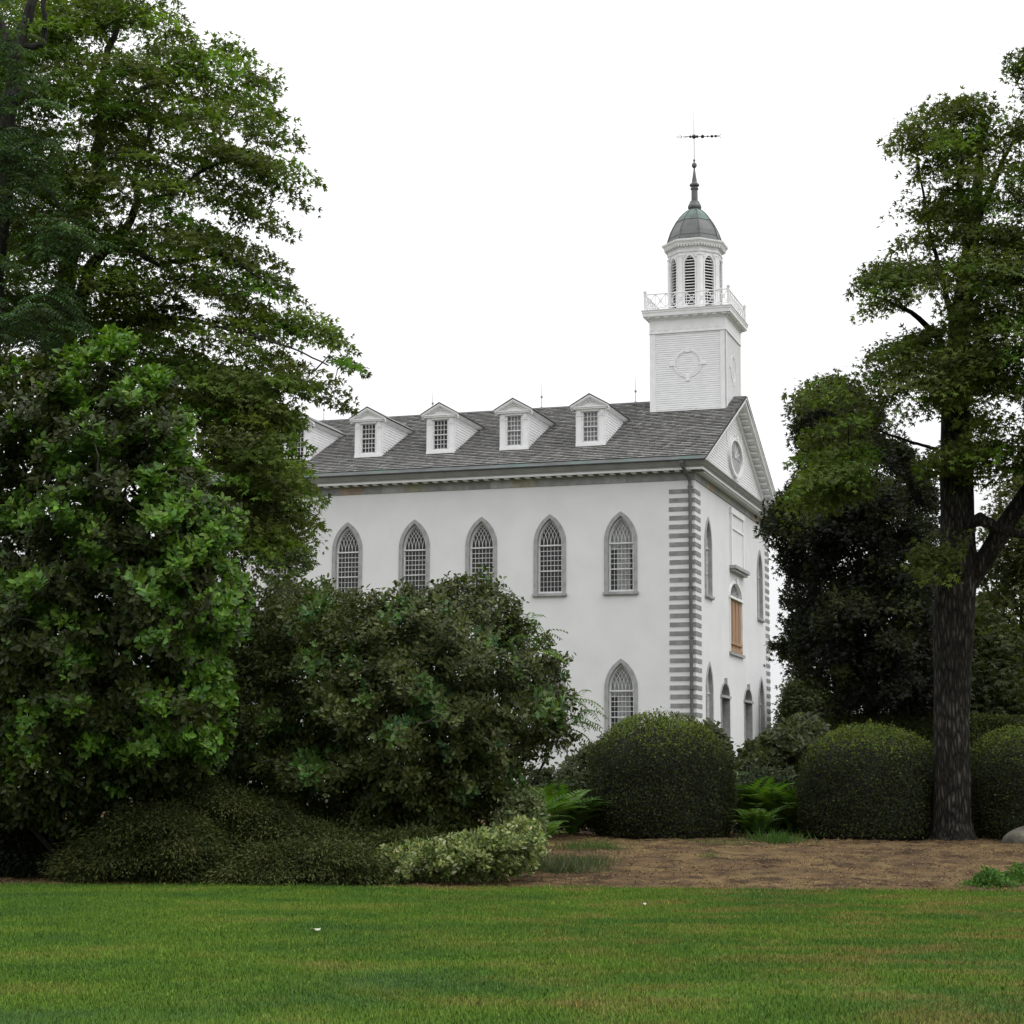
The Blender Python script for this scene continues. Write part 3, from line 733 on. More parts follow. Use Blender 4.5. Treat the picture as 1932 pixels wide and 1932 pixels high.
# ---- dormers
def dormer_meshes():
    U0 = 1.99; hw = .665; ev = 18.64; pk = 19.10; ub = lambda z: (z - 15.42) / SL - .75
    d = {}
    b = MB()       # body: front wall round the opening and the two clapboarded cheeks
    pierced(b, [(-hw, 16.73), (hw, 16.73), (hw, 18.6), (-hw, 18.6)], [[(-.345, 16.95), (.345, 16.95), (.345, 18.36), (-.345, 18.36)]], lambda x, z: (U0, -x, z))
    for sg in (1, -1):
        z = 16.73
        while z < 18.6:
            z1 = min(z + .13, 18.62); y = sg * hw
            f = lambda u, o, zz: (u, y + sg * o, zz)
            b.add([f(U0 + .02, .024, z), f(ub(z) + .06, .024, z), f(ub(z1) + .06, .003, z1), f(U0 + .02, .003, z1), f(U0 + .02, 0, z), f(ub(z) + .06, 0, z)], [(0, 1, 2, 3), (4, 5, 1, 0)]); z += .13
    for sg in (1, -1): b.box(U0 - .01, U0 + .10, sg * hw - .01 if sg > 0 else sg * hw - .04, sg * hw + .04 if sg > 0 else sg * hw + .01, 16.74, 18.6)
    d['dormer'] = b.mesh('dormer')
    b = MB()
    for sg in (1, -1):
        a = sorted((sg * .66, sg * .43)); b.box(U0 - .05, U0 + .002, a[0], a[1], 16.88, 18.46); b.box(U0 - .075, U0, a[0] - .015, a[1] + .015, 18.14, 18.17)
        c = sg * .545; b.box(U0 - .075, U0, c - .06, c + .06, 18.22, 18.40)
    b.box(U0 - .09, U0 + .1, -.69, .69, 16.73, 16.87); b.box(U0 - .07, U0 + .002, -.42, .42, 18.36, 18.46)
    d['pilasters'] = b.mesh('pilasters')
    b = MB()       # little pediment: flat cornice, raking cornice, returns along the eaves
    b.box(U0 - .16, U0, -.80, .80, 18.46, 18.53); b.box(U0 - .20, U0, -.84, .84, 18.53, 18.58)
    b.add([(U0 - .03, -.80, 18.58), (U0 - .03, .80, 18.58), (U0 - .03, 0, pk - .04)], [(0, 2, 1)])
    for sg in (1, -1):
        rings = []
        for y, z in ((.90, 18.60), (0, pk)): rings.append([(U0 - .24, sg * y, z), (U0 - .24, sg * y, z - .06), (U0 - .20, sg * y, z - .13), (U0 - .1, sg * y, z - .15), (U0 - .1, sg * y, z - .22), (U0 - .02, sg * y, z - .22), (U0 - .02, sg * y, z)])
        b.loft(rings)
        ue = ub(18.56)
        b.loft([[(uu, sg * .67, 18.45), (uu, sg * .74, 18.47), (uu, sg * .80, 18.53), (uu, sg * .88, 18.58), (uu, sg * .67, 18.60)] for uu in (U0 - .15, ue)])
    b.add([(U0 - .06, -.1, 18.78), (U0 - .06, .1, 18.78), (U0 - .06, 0, 18.92)], [(0, 2, 1)])
    d['cornice'] = b.mesh('cornice')
    b = MB()       # roof
    for sg in (1, -1):
        b.add([(U0 - .26, sg * .93, 18.60), (U0 - .26, 0, pk + .03), (ub(pk) + .1, 0, pk + .03), (ub(18.6) + .05, sg * .93, 18.60),
               (U0 - .26, sg * .93, 18.635), (U0 - .26, 0, pk + .065), (ub(pk) + .2, 0, pk + .065), (ub(18.6) + .15, sg * .93, 18.635)],
              [(4, 5, 6, 7), (0, 3, 2, 1), (0, 1, 5, 4), (0, 4, 7, 3)])
    d['dormer_roof'] = b.mesh('dormer_roof')
    b = MB()
    b.box(U0 + .02, U0 + .08, -.345, -.315, 16.95, 18.36); b.box(U0 + .02, U0 + .08, .315, .345, 16.95, 18.36)
    b.box(U0 + .02, U0 + .08, -.345, .345, 16.95, 16.99); b.box(U0 + .02, U0 + .08, -.345, .345, 18.32, 18.36); b.box(U0 - .01, U0 + .08, -.33, .33, 17.62, 17.67)
    for i in range(1, 4): y = -.315 + i * .1575; b.box(U0 + .035, U0 + .06, y - .013, y + .013, 16.99, 18.32)
    for i in range(1, 3):
        for z0, z1 in ((16.99, 17.62), (17.67, 18.32)): z = z0 + (z1 - z0) * i / 3; b.box(U0 + .034, U0 + .061, -.315, .315, z - .013, z + .013)
    d['sash'] = b.mesh('sash')
    b = MB(); b.quad((U0 + .065, .33, 16.96), (U0 + .065, -.33, 16.96), (U0 + .065, -.33, 18.35), (U0 + .065, .33, 18.35)); d['pane'] = b.mesh('pane')
    b = MB(); n = 24
    b.loft([[(U0 + .2 + .015 * math.sin(i * 1.4), .6 - 1.2 * i / n, z) for i in range(n + 1)] for z in (16.8, 18.5)], False, False); d['curtain'] = b.mesh('curtain')
    b = MB(); b.box(U0 + .9, U0 + .95, -.64, .64, 16.7, 18.55); d['back'] = b.mesh('dark_room')  # dark panel stands in for the unlit space behind the pane
    return d
dm = dormer_meshes()
for i, v in enumerate((5.27, 8.95, 12.58, 16.23, 19.93)):
    o = link('dormer', dm['dormer'], M['whitewood'], church, (0, v, 0))
    link('pilasters', dm['pilasters'], M['white'], o); link('cornice', dm['cornice'], M['white'], o); link('dormer_roof', dm['dormer_roof'], M['pipe'], o)
    link('sash', dm['sash'], M['cream'], o); link('pane', dm['pane'], M['glass'], o)
    if i < 2: link('curtain', dm['curtain'], M['curtain'], o)
    else: link('room_shade_panel', dm['back'], M['inside'], o)

# ---- tower
TC = (W / 2, 1.843); TH = 1.83
def sq(P, z): return [(TC[0] - TH - P, TC[1] - TH - P, z), (TC[0] + TH + P, TC[1] - TH - P, z), (TC[0] + TH + P, TC[1] + TH + P, z), (TC[0] - TH - P, TC[1] + TH + P, z)]
b = MB(); b.loft([sq(-.01, 17.5), sq(-.01, 23.8)])
faces = [lambda x, y, z: (TC[0] - TH + y, TC[1] - x, z), lambda x, y, z: (TC[0] + x, TC[1] - TH + y, z)]
for f in faces:
    z = 17.6; rows = []
    while z < 23.05: rows.append((z, min(z + .105, 23.06), -TH, TH, -TH, TH)); z += .105
    clap(b, rows, f, .022)
tower = b.build('tower', M['whitewood'], church)
b = MB()
for f in faces:
    for x0, x1 in ((-TH - .045, -TH + .24), (TH - .24, TH + .045)):
        p = [f(x0, -.045, 17.6), f(x1, -.045, 17.6), f(x1, .02, 17.6), f(x0, .02, 17.6)]; q = [(a, c, 23.06) for a, c, _ in p]; b.loft([p, q])
b.loft([sq(.05, 23.06), sq(.05, 23.72)]); b.loft([sq(.075, 23.04), sq(.075, 23.09)])
for f in faces:
    x = -TH
    while x < TH - .1:
        p = [f(x, -.066, 23.20), f(x + .12, -.066, 23.20), f(x + .12, -.04, 23.20), f(x, -.04, 23.20)]; b.loft([p, [(a, c, 23.245) for a, c, _ in p]]); x += .36
b.build('corner_boards', M['white'], tower)
b = MB(); b.loft([sq(.08, 23.70), sq(.12, 23.80), sq(.28, 23.86), sq(.32, 23.86), sq(.335, 24.02), sq(.36, 24.06), sq(.36, 24.14)]);
b.loft([sq(.36, 24.142), sq(.39, 24.15), sq(.39, 24.18), sq(-.5, 24.22)])
tcn = b.build('tower_cornice', M['white'], tower)
for f in faces:
    x = -TH - .2
    while x < TH + .1:
        b = MB(); p = [f(x, -.27, 23.79), f(x + .24, -.27, 23.79), f(x + .24, -.04, 23.76), f(x, -.04, 23.76)]; b.loft([p, [(a, c, 23.853) for a, c, _ in p]]); x += .47
        b.build('modillion', M['white'], tcn)
for f in faces:       # round blind emblem with four keystones on each face
    b = MB(); n = 36
    for r_o, r_i, y0 in ((.69, .61, -.042), (.585, .56, -.034)):
        rings = []
        for k in range(n + 1):
            a = 2 * math.pi * k / n; c, s_ = math.cos(a), math.sin(a)
            rings.append([f(r_o * c, -.0, 21.5 + r_o * s_), f(r_o * c, y0, 21.5 + r_o * s_), f(r_i * c, y0, 21.5 + r_i * s_), f(r_i * c, 0, 21.5 + r_i * s_)])
        b.loft(rings, True, False)
    for dx, dz in ((0, .7), (0, -.7), (.74, 0), (-.74, 0)):
        w, h = (.11, .16) if dx == 0 else (.16, .09)
        p = [f(dx - w, -.055, 21.5 + dz - h), f(dx + w, -.055, 21.5 + dz - h), f(dx + w * .8, -.055, 21.5 + dz + h), f(dx - w * .8, -.055, 21.5 + dz + h)]
        q = [f(dx - w, 0, 21.5 + dz - h), f(dx + w, 0, 21.5 + dz - h), f(dx + w * .8, 0, 21.5 + dz + h), f(dx - w * .8, 0, 21.5 + dz + h)]
        b.loft([p, q])
    b.build('round_emblem', M['white'], tower)

# ---- railing round the tower deck
b = MB(); h = TH + .22; z0 = 24.20
cs = [(TC[0] - h, TC[1] - h), (TC[0] + h, TC[1] - h), (TC[0] + h, TC[1] + h), (TC[0] - h, TC[1] + h)]
for x, y in cs:
    b.box(x - .055, x + .055, y - .055, y + .055, z0, z0 + .88); b.box(x - .075, x + .075, y - .075, y + .075, z0 + .88, z0 + .92)
    b.lathe([(.03, z0 + .92), (.055, z0 + .97), (.02, z0 + 1.02), (.008, z0 + 1.13)], (x, y), 8)
for i in range(4):
    (x0, y0), (x1, y1) = cs[i], cs[(i + 1) % 4]; P = lambda t, z: (x0 + (x1 - x0) * t, y0 + (y1 - y0) * t, z0 + z)
    b.tube([P(0, .78), P(1, .78)], .032, 6); b.tube([P(0, .10), P(1, .10)], .026, 6)
    n = 8
    for k in range(n):
        a, c = k / n, (k + 1) / n; m = (a + c) / 2
        b.tube([P(a, .10), P(m, .44), P(c, .78)], .020, 5); b.tube([P(a, .78), P(m, .44), P(c, .10)], .020, 5)
        b.tube([P(m + .16 / n * math.cos(q * 1.047), .44 + .10 * math.sin(q * 1.047)) for q in range(7)], .017, 5)
        if k: b.tube([P(a, .10), P(a, .78)], .016, 5)
b.build('railing', M['white'], tower)

# ---- octagonal belfry
BR = 1.345
def oc(r, z): return [(TC[0] + r * math.cos(R(22.5 + 45 * k)), TC[1] + r * math.sin(R(22.5 + 45 * k)), z) for k in range(8)]
ap = BR * math.cos(R(22.5)); fwid = BR * math.sin(R(22.5))
def fr(k):
    a = R(45 * k); n_ = (math.cos(a), math.sin(a)); t = (-n_[1], n_[0])
    return lambda x, y, z: (TC[0] + n_[0] * (ap - y) + t[0] * x, TC[1] + n_[1] * (ap - y) + t[1] * x, z)
b = MB(); pil = MB()
hole = gothic(.255, 24.42, 26.62, .20, 6); hole_o = gothic(.315, 24.36, 26.62, .20, 6)
dk = MB()
lous = []
for k in range(8):
    f = fr(k); lou = MB(); lous.append(lou)
    pierced(b, [(-fwid, 24.18), (fwid, 24.18), (fwid, 27.4), (-fwid, 27.4)], [hole], lambda x, z: f(x, 0, z))
    n = len(hole)
    for i in range(n - 1):
        a, c, d_, e = hole[i], hole[i + 1], hole_o[i], hole_o[i + 1]
        b.add([f(a[0], 0, a[1]), f(c[0], 0, c[1]), f(c[0], .16, c[1]), f(a[0], .16, a[1])], [(0, 1, 2, 3)])
        pil.add([f(d_[0], -.03, d_[1]), f(e[0], -.03, e[1]), f(c[0], -.03, c[1]), f(a[0], -.03, a[1]), f(d_[0], 0, d_[1]), f(e[0], 0, e[1])], [(0, 1, 2, 3), (0, 4, 5, 1)])
    z = 24.45
    while z < 27.02:
        w = .25 if z < 26.62 else max(.02, (.20 + .255) * math.cos(math.asin(min(1, (z - 26.62) / .455))) - .20)
        p = [f(-w, .01, z), f(w, .01, z), f(w, .09, z + .045), f(-w, .09, z + .045)]; q = [f(-w, .02, z + .03), f(w, .02, z + .03), f(w, .10, z + .072), f(-w, .10, z + .072)]
        lou.loft([p, q]); z += .145
    dk.quad(f(-.3, .18, 24.3), f(.3, .18, 24.3), f(.3, .18, 27.2), f(-.3, .18, 27.2))  # dark panel stands in for the shade behind the louvres
    for sg in (1, -1):      # pilaster strips and swagged brackets
        x0, x1 = sorted((sg * .36, sg * (fwid + .012)))
        p = [f(x0, -.035, 24.2), f(x1, -.035, 24.2), f(x1, .01, 24.2), f(x0, .01, 24.2)]; pil.loft([p, [(a, c, 27.05) for a, c, _ in p]])
        pts = [f(sg * (.20 + .14 * math.sin(t_)), -.05, 27.12 - .20 * math.sin(t_ * .9) ) for t_ in np.linspace(0, 2.6, 8)]; pil.tube(pts, .022, 5)
        p = [f(x0, -.06, 27.02), f(x1, -.06, 27.02), f(x1, .01, 27.02), f(x0, .01, 27.02)]; pil.loft([p, [(a, c, 27.08) for a, c, _ in p]])
bel = b.build('belfry', M['white'], tower)
pil.build('pilasters', M['white'], bel); [l_.build('louvre', M['white'], bel) for l_ in lous]; dk.build('belfry_shade_panel', M['dark'], bel)
b = MB(); b.loft([oc(BR + .01, 27.18), oc(BR + .055, 27.22), oc(BR + .055, 27.27), oc(BR + .02, 27.29), oc(BR + .02, 27.48), oc(1.46, 27.54), oc(1.56, 27.56), oc(1.56, 27.60), oc(1.60, 27.66), oc(1.66, 27.72), oc(1.67, 27.79), oc(1.46, 27.86)])
b.build('belfry_cornice', M['white'], bel)
for k in range(8):
    f = fr(k); x = -.55
    while x < .5:
        b = MB(); p = [f(x, -.19, 27.48), f(x + .07, -.19, 27.48), f(x + .07, -.02, 27.48), f(x, -.02, 27.48)]; b.loft([p, [(a, c, 27.555) for a, c, _ in p]]); x += .145
        b.build('dentil', M['white'], bel)
dp = [(1.40, 27.80), (1.37, 27.95), (1.31, 28.15), (1.22, 28.42), (1.08, 28.72), (.92, 29.0), (.74, 29.25), (.56, 29.45), (.40, 29.58), (.30, 29.64)]
b = MB(); b.loft([oc(r, z) for r, z in dp]); dome = b.build('dome', M['dome'], tower)
b = MB(); b.loft([oc(r + .008, z) for r, z in ((.92, 29.0), (.74, 29.25), (.56, 29.45), (.40, 29.58), (.30, 29.645))]); b.build('dome_top', M['patina'], dome)
b = MB()
for k in range(8):
    a = R(22.5 + 45 * k); b.tube([(TC[0] + (r + .012) * math.cos(a), TC[1] + (r + .012) * math.sin(a), z + .01) for r, z in dp], .024, 5)
for r, z in ((1.315, 28.14), (.925, 29.0)):
    p = oc(r + .01, z); b.tube(p + [p[0]], .012, 4)
b.build('dome_seam', M['pipe'], dome)
b = MB(); b.lathe([(.30, 29.60), (.285, 29.69), (.335, 29.76), (.345, 29.82), (.325, 29.90), (.25, 30.04), (.235, 30.10), (.165, 30.14), (.155, 30.70), (.20, 30.73), (.20, 30.79), (.155, 30.81), (.165, 30.86), (.245, 30.92), (.245, 30.99), (.15, 31.06), (.135, 31.10), (.035, 31.80), (.05, 31.84), (.115, 31.90), (.132, 31.98), (.115, 32.06), (.04, 32.13), (.025, 32.16), (.058, 32.20), (.058, 32.26), (.02, 32.31)], TC, 16)
spire = b.build('spire', M['dome'], tower)
b = MB(); b.lathe([(.022, 32.28), (.020, 33.4), (.016, 34.2), (.008, 34.95)], TC, 8); vn = b.build('weather_vane', M['rod'], church)
b = MB(); ax = Vector((math.sin(PHI + .30), -math.cos(PHI + .30), 0)); o_ = Vector((TC[0], TC[1], 33.47))
def vp(t, dz=0): return o_ + ax * t + Vector((0, 0, dz + t * .13))
b.tube([vp(-.35), vp(1.35)], .022, 6)
for t, r in ((0, .125), (.17, .08), (.46, .105), (-.20, .075), (.74, .055), (.97, .085), (1.18, .075), (-.38, .035)):
    b.lathe([(.01, (vp(t).z) - r), (r * .75, vp(t).z - r * .55), (r, vp(t).z), (r * .75, vp(t).z + r * .55), (.01, vp(t).z + r)], (vp(t).x, vp(t).y), 10)
def loop_(t0, t1, h): b.tube([vp(t0), vp(t0 * .6 + t1 * .4, h), vp(t1), vp(t0 * .6 + t1 * .4, -h), vp(t0)], .018, 5)
loop_(-.42, -.60, .045); loop_(-.64, -.90, .065); b.tube([vp(-.9), vp(-1.02)], [.02, .006], 5)
b.tube([vp(1.3), vp(1.42, .06), vp(1.48, .12)], .014, 5); b.tube([vp(1.3), vp(1.42, -.05), vp(1.48, -.10)], .014, 5); b.tube([vp(1.1, .06), vp(1.35, 0)], .02, 5)
b.build('vane_arrow', M['iron'], vn)
b = MB(); b.lathe([(.016, 0), (.014, .5), (.06, .56), (.06, .60), (.012, .66), (.010, .9), (.004, 1.3)], (0, 0), 7); b.box(-.07, .07, -.07, .07, -.03, .04); rodm = b.mesh('lightning_rod')
for v in (4.9, 9.76, 15.6, 21.65): link('lightning_rod', rodm, M['rod'], church, (W / 2, v, RID + .05))

# ================================================================== PLANTS
def plant(name, label, cat, base, foliage=None, mat=None, stems=None, group=None, fname='foliage', sname='stems', smat=None):
    e = empty(name, base); tag(e, label, cat, group)
    inv = Matrix.Translation(Vector(base)).inverted()
    for me, nm, mt in ((foliage, fname, mat), (stems, sname, smat or M['twig'])):
        if me is None: continue
        me.transform(inv); link(nm, me, mt, e)
    return e
def gpt(px, Y):
    p = at(px, 1500, Y); return (p.x, Y, G(Y))
def stems_to(base, pts, n=7, r=.03, name='stems', twigs=40):
    mb = MB(); idx = rng.choice(len(pts), min(twigs, len(pts)), replace=False); skel = []
    for i in range(n):
        t = pts[rng.integers(len(pts))]; a = np.array(base) + np.array([rng.normal() * .25, rng.normal() * .2, -.05])
        m = a * .55 + t * .45 + rng.normal(size=3) * .15; q = a * .25 + t * .75
        mb.tube([a, m, q], [r, r * .75, r * .4], 5); skel += [m, q]
    branch_tree(mb, skel, pts[idx], r * .5, .004)
    return mb.mesh(name)

# ---- big maple, left, behind the shrubs
maple_poly = [(-40, -30), (300, -30), (334, 0), (330, 22), (363, 48), (390, 56), (415, 67), (452, 59), (464, 82), (493, 104), (501, 141), (493, 167), (512, 193), (519, 211), (534, 237), (556, 245), (552, 263), (534, 293), (567, 304), (594, 323), (578, 338), (538, 334), (556, 360), (541, 375), (497, 371), (512, 400), (528, 420), (490, 438), (508, 464), (516, 486), (556, 527), (549, 549), (530, 568), (512, 553), (520, 585), (545, 596), (572, 580), (608, 573), (634, 590), (630, 612), (608, 638), (640, 660), (672, 664), (683, 700), (676, 730), (640, 722), (660, 780), (630, 790), (590, 765), (560, 780), (580, 820), (556, 850), (582, 872), (592, 912), (637, 928), (620, 940), (560, 945), (590, 965), (604, 990), (590, 1002), (560, 985), (565, 1020), (520, 1040), (470, 1020), (420, 900), (330, 760), (240, 660), (100, 660), (-40, 640)]
maple_holes = [[(318, 366), (345, 352), (392, 362), (388, 410), (352, 428), (322, 405)], [(128, 72), (180, 66), (196, 90), (150, 118), (120, 105)], [(330, 245), (400, 265), (385, 290), (318, 288)],
               [(125, 215), (160, 225), (158, 262), (118, 250)], [(385, 418), (430, 422), (420, 440), (385, 440)], [(205, 400), (240, 395), (245, 440), (205, 440)], [(110, 500), (150, 480), (160, 520), (120, 545)],
               [(455, 615), (500, 628), (505, 655), (462, 640)], [(560, 660), (600, 650), (612, 690), (570, 700)], [(560, 720), (610, 730), (605, 760), (560, 750)]]
Ym = 37
mcen = centre_of([(100, 300), (300, 300), (300, 700), (100, 700)], Ym)
p1, q1, _, _ = fill(maple_poly, Ym, 3.6, 720, margin=12, holes=maple_holes, front=.45, gap=(.019, -.17), seed=3)
pe, _, _, _ = fill([(330, 690), (480, 660), (560, 780), (580, 830), (556, 860), (582, 880), (592, 915), (637, 928), (620, 945), (565, 950), (600, 992), (565, 990), (560, 1025), (500, 1060), (430, 1040), (380, 880)], Ym - 1, 2.4, 130, margin=17, front=.4, gap=(.02, -.3), seed=33)
p1 = np.concatenate([p1, pe])
mb = MB(); sk = []
for pl in ([(95, 900, 37, 62), (105, 700, 37, 50), (108, 565, 37, 42), (140, 470, 36.8, 36), (182, 345, 36.6, 30), (190, 230, 36.5, 24), (200, 120, 36.5, 16), (230, 20, 36.4, 9)],
           [(105, 700, 37, 44), (150, 560, 36.4, 30), (175, 500, 36.2, 24), (230, 440, 35.8, 17), (262, 380, 35.5, 14), (320, 370, 35, 11), (385, 320, 34.6, 7), (470, 285, 34.2, 4)],
           [(262, 380, 35.5, 12), (250, 340, 36, 10), (300, 200, 36.5, 7), (350, 120, 36.8, 4)],
           [(108, 620, 37, 26), (220, 610, 35.6, 18), (350, 600, 34.8, 9), (470, 632, 34.4, 5), (560, 660, 34.2, 3.5), (620, 690, 34.2, 3)],
           [(100, 760, 37, 26), (230, 740, 35.8, 18), (380, 800, 35, 11), (480, 850, 34.6, 7), (560, 900, 34.4, 4)],
           [(140, 470, 36.8, 22), (80, 480, 37.5, 18), (20, 500, 38, 12), (-40, 510, 38, 8)],
           [(300, 500, 35, 10), (420, 480, 34.8, 7), (500, 530, 34.4, 4)], [(220, 450, 35.8, 12), (300, 500, 35, 9)],
           [(190, 230, 36.5, 14), (260, 170, 36, 8), (400, 120, 35.5, 4)]):
    sk += limb(mb, pl)
branch_tree(mb, sk, p1, .05, .008)
e = plant('maple_tree', 'tall spreading maple with open layered sprays rising behind the magnolia', 'tree', gpt(95, 37),
          sprays(p1, mcen, 112, .58, .10, .112, [(.065, .095, .018), (.105, .165, .02), (.045, .056, .015), (.06, .075, .02), (.095, .185, .022)], [3, 2.2, 3, 2, 2], MAPLE, 'crown'), M['leaf'], mb.mesh('trunk'), fname='crown', sname='trunk', smat=M['backlitbark'])

# ---- second tree at the upper left edge, with its own trunk coloured dark as if backlit and hanging compound leaves
def compound(pts, cen, n, L, leaflet, cols, w, name, droop=1.1, pairs=7, tpl=LANCE):
    """pinnate leaves: a drooping rachis with paired leaflets, several to each shoot tip"""
    P = []; D = []; N_ = []; S = []; T = []
    for c in pts:
        o = c - cen; o[2] = 0; o = o / (np.linalg.norm(o) + 1e-6); base = np.array(tints(1, cols, w)[0])
        for k in range(n):
            d = o * .6 + rdir(1)[0]; d[2] = abs(d[2]) * .35; d /= np.linalg.norm(d); p = c.copy(); l = L * (.7 + .6 * rng.random()); side = np.cross(d, [0, 0, 1]); side /= np.linalg.norm(side) + 1e-6
            for j in range(pairs):
                p = p + d * l / pairs; d = d + np.array([0, 0, -droop / pairs]); d /= np.linalg.norm(d)
                for sg in (1, -1):
                    P.append(p); D.append(side * sg + d * .45 + np.array([0, 0, -.35])); N_.append(np.array([0, 0, 1.]) + rng.normal(size=3) * .25); S.append(leaflet * (1 - .35 * abs(j / pairs - .4))); T.append(base * (1 + rng.normal() * .12))
    return leaf_mesh(name, np.array(P), np.array(D), np.array(N_), np.array(S), np.clip(np.array(T), .005, 1), tpl)
wal_poly = [(-50, 60), (50, 100), (110, 190), (130, 320), (185, 470), (120, 520), (155, 640), (60, 700), (-50, 700)]
pw, _, _, _ = fill([(-50, -30), (20, -30), (70, 20)] + wal_poly[1:], 33, 1.5, 260, margin=10, gap=(.014, -.12), seed=9)
mb = MB(); sk = limb(mb, [(-40, 900, 33.6, 60), (-25, 600, 33.6, 52), (5, 300, 33.6, 44), (30, 150, 33.6, 32), (40, 60, 33.6, 24), (75, -40, 33.6, 16)])
sk += limb(mb, [(30, 150, 33.6, 20), (10, 60, 33.8, 16), (-30, -30, 34, 10)]); sk += limb(mb, [(40, 90, 33.6, 14), (85, 85, 33.4, 12), (83, 30, 33.4, 10), (80, -40, 33.4, 8)]); sk += limb(mb, [(5, 330, 33.6, 16), (70, 330, 33, 9), (120, 400, 32.8, 4)])
branch_tree(mb, sk, pw, .03, .006)
plant('walnut_tree', 'tree at the left edge with drooping compound leaves of bluish green', 'tree', gpt(-40, 33.6),
      compound(pw, centre_of(wal_poly, 33.6), 5, .5, .13, [(.05, .09, .045), (.06, .105, .05), (.045, .065, .035)], [2, 2, 2], 'crown'), M['leaf'], mb.mesh('trunk'), fname='crown', sname='trunk', smat=M['backlitbark'])

# ---- bright-leaved magnolia shrub, far left
mag_poly = [(-60, 660), (90, 665), (165, 640), (200, 612), (265, 622), (262, 655), (240, 690), (300, 690), (338, 706), (322, 760), (372, 792), (358, 850), (388, 872), (392, 925), (470, 960), (462, 1010), (420, 1040), (474, 1095), (470, 1180), (432, 1240), (445, 1330), (440, 1400), (420, 1450), (400, 1470), (330, 1490), (250, 1505), (180, 1540), (150, 1592), (60, 1560), (-60, 1560)]
Yg = 29.6; gcen = centre_of(mag_poly, Yg + .8)
pg, qg, sg_, dg = fill(mag_poly, Yg, 1.9, 9500, margin=3, front=.5, lump=.45, lscale=.013, gap=(.016, -.55), seed=5)
pb_, qb_, _, _ = fill(mag_poly, Yg + .7, .9, 3200, margin=14, front=0, lump=.2, seed=6)
pg = np.concatenate([pg, pb_]); qg = np.concatenate([qg, qb_])
nz = np.array([noise.noise(Vector((a * .011, b * .016, 8))) for a, b in qg]) + rng.normal(size=len(qg)) * .13 + .20 * np.clip((qg[:, 0] - 230) / 220, -1, 1) - .10 * np.clip((qg[:, 1] - 1150) / 300, -1, 1)
# shoots with this year's fresh bright leaves, and the older dark ones
mA = rosettes(pg[nz > .09], gcen, 8, .135, [(.082, .165, .020), (.105, .182, .024), (.058, .125, .028)], [3, 2, 2], OVAL, 'foliage', axis_up=.8)
mB = rosettes(pg[nz <= .09], gcen, 7, .13, [(.036, .048, .013), (.048, .058, .016), (.026, .035, .012), (.042, .075, .018)], [3, 2, 3, 1.5], OVAL, 'foliage', axis_up=.5)
e = plant('magnolia_shrub', 'tall broad shrub with glossy bright green leaf whorls at far left', 'shrub', gpt(150, 30.4), mB, M['glossleaf'], stems_to(gpt(150, 30.4), pg, 9, .05, twigs=260))
mA.transform(Matrix.Translation(e.location).inverted()); link('new_growth', mA, M['glossleaf'], e)

# ---- dark bush added as backing, standing in for shade at lower left
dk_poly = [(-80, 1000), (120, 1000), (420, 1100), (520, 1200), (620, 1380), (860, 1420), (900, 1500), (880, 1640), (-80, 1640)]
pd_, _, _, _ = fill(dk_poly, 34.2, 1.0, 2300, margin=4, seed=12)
plant('shade_fill_bush', 'large dark bush added to fill the shade behind the magnolia', 'shrub', gpt(200, 34.4),
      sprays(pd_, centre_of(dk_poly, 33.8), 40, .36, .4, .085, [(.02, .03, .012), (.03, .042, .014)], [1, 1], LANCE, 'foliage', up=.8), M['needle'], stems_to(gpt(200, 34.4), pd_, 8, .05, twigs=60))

dk2 = [(-90, 1500), (60, 1530), (140, 1560), (190, 1600), (170, 1672), (-90, 1674)]  # near-black bush added where there is only deep shade under the magnolia
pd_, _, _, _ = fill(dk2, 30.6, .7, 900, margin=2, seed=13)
plant('shade_fill_bush', 'near black low bush added for the shade under the lowest magnolia branches at the left edge', 'shrub', gpt(40, 30.8),
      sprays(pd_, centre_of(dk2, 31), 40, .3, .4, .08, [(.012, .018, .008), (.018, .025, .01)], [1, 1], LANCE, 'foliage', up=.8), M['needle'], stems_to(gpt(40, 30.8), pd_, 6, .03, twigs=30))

# ---- big round shrub in the middle
mid_poly = [(440, 1160), (500, 1110), (560, 1100), (600, 1118), (680, 1122), (728, 1112), (762, 1090), (800, 1106), (850, 1092), (905, 1082), (948, 1098), (984, 1150), (1008, 1200), (1040, 1228), (1066, 1240), (1060, 1290), (1086, 1330), (1072, 1400), (1010, 1445), (985, 1480), (960, 1530), (900, 1575), (800, 1600), (700, 1600), (560, 1590), (440, 1540), (380, 1440), (390, 1280)]
Yv = 32.4; vcen = centre_of(mid_poly, Yv + .4)
pv_, qv, _, dv_ = fill(mid_poly, Yv, 2.1, 7000, margin=1, front=.5, lump=.5, lscale=.014, gap=(.017, -.6), seed=21)
pb_, qb_, _, _ = fill(mid_poly, Yv + .7, .9, 1500, margin=16, front=0, lump=.2, seed=22)
pv_ = np.concatenate([pv_, pb_]); qv = np.concatenate([qv, qb_])
nz = np.array([noise.noise(Vector((a * .013, b * .018, 18))) for a, b in qv]) + rng.normal(size=len(qv)) * .12
rim = np.concatenate([dv_ < 14, np.zeros(len(pb_), bool)]); pv_[rim] += (pv_[rim] - vcen) * (.10 * rng.random((rim.sum(), 1)) ** 2)
mA = rosettes(pv_[nz > .27], vcen, 9, .13, [(.06, .13, .03), (.085, .12, .035), (.05, .11, .05)], [2, 2, 1], OVAL, 'foliage', axis_up=.6, spread=.09)
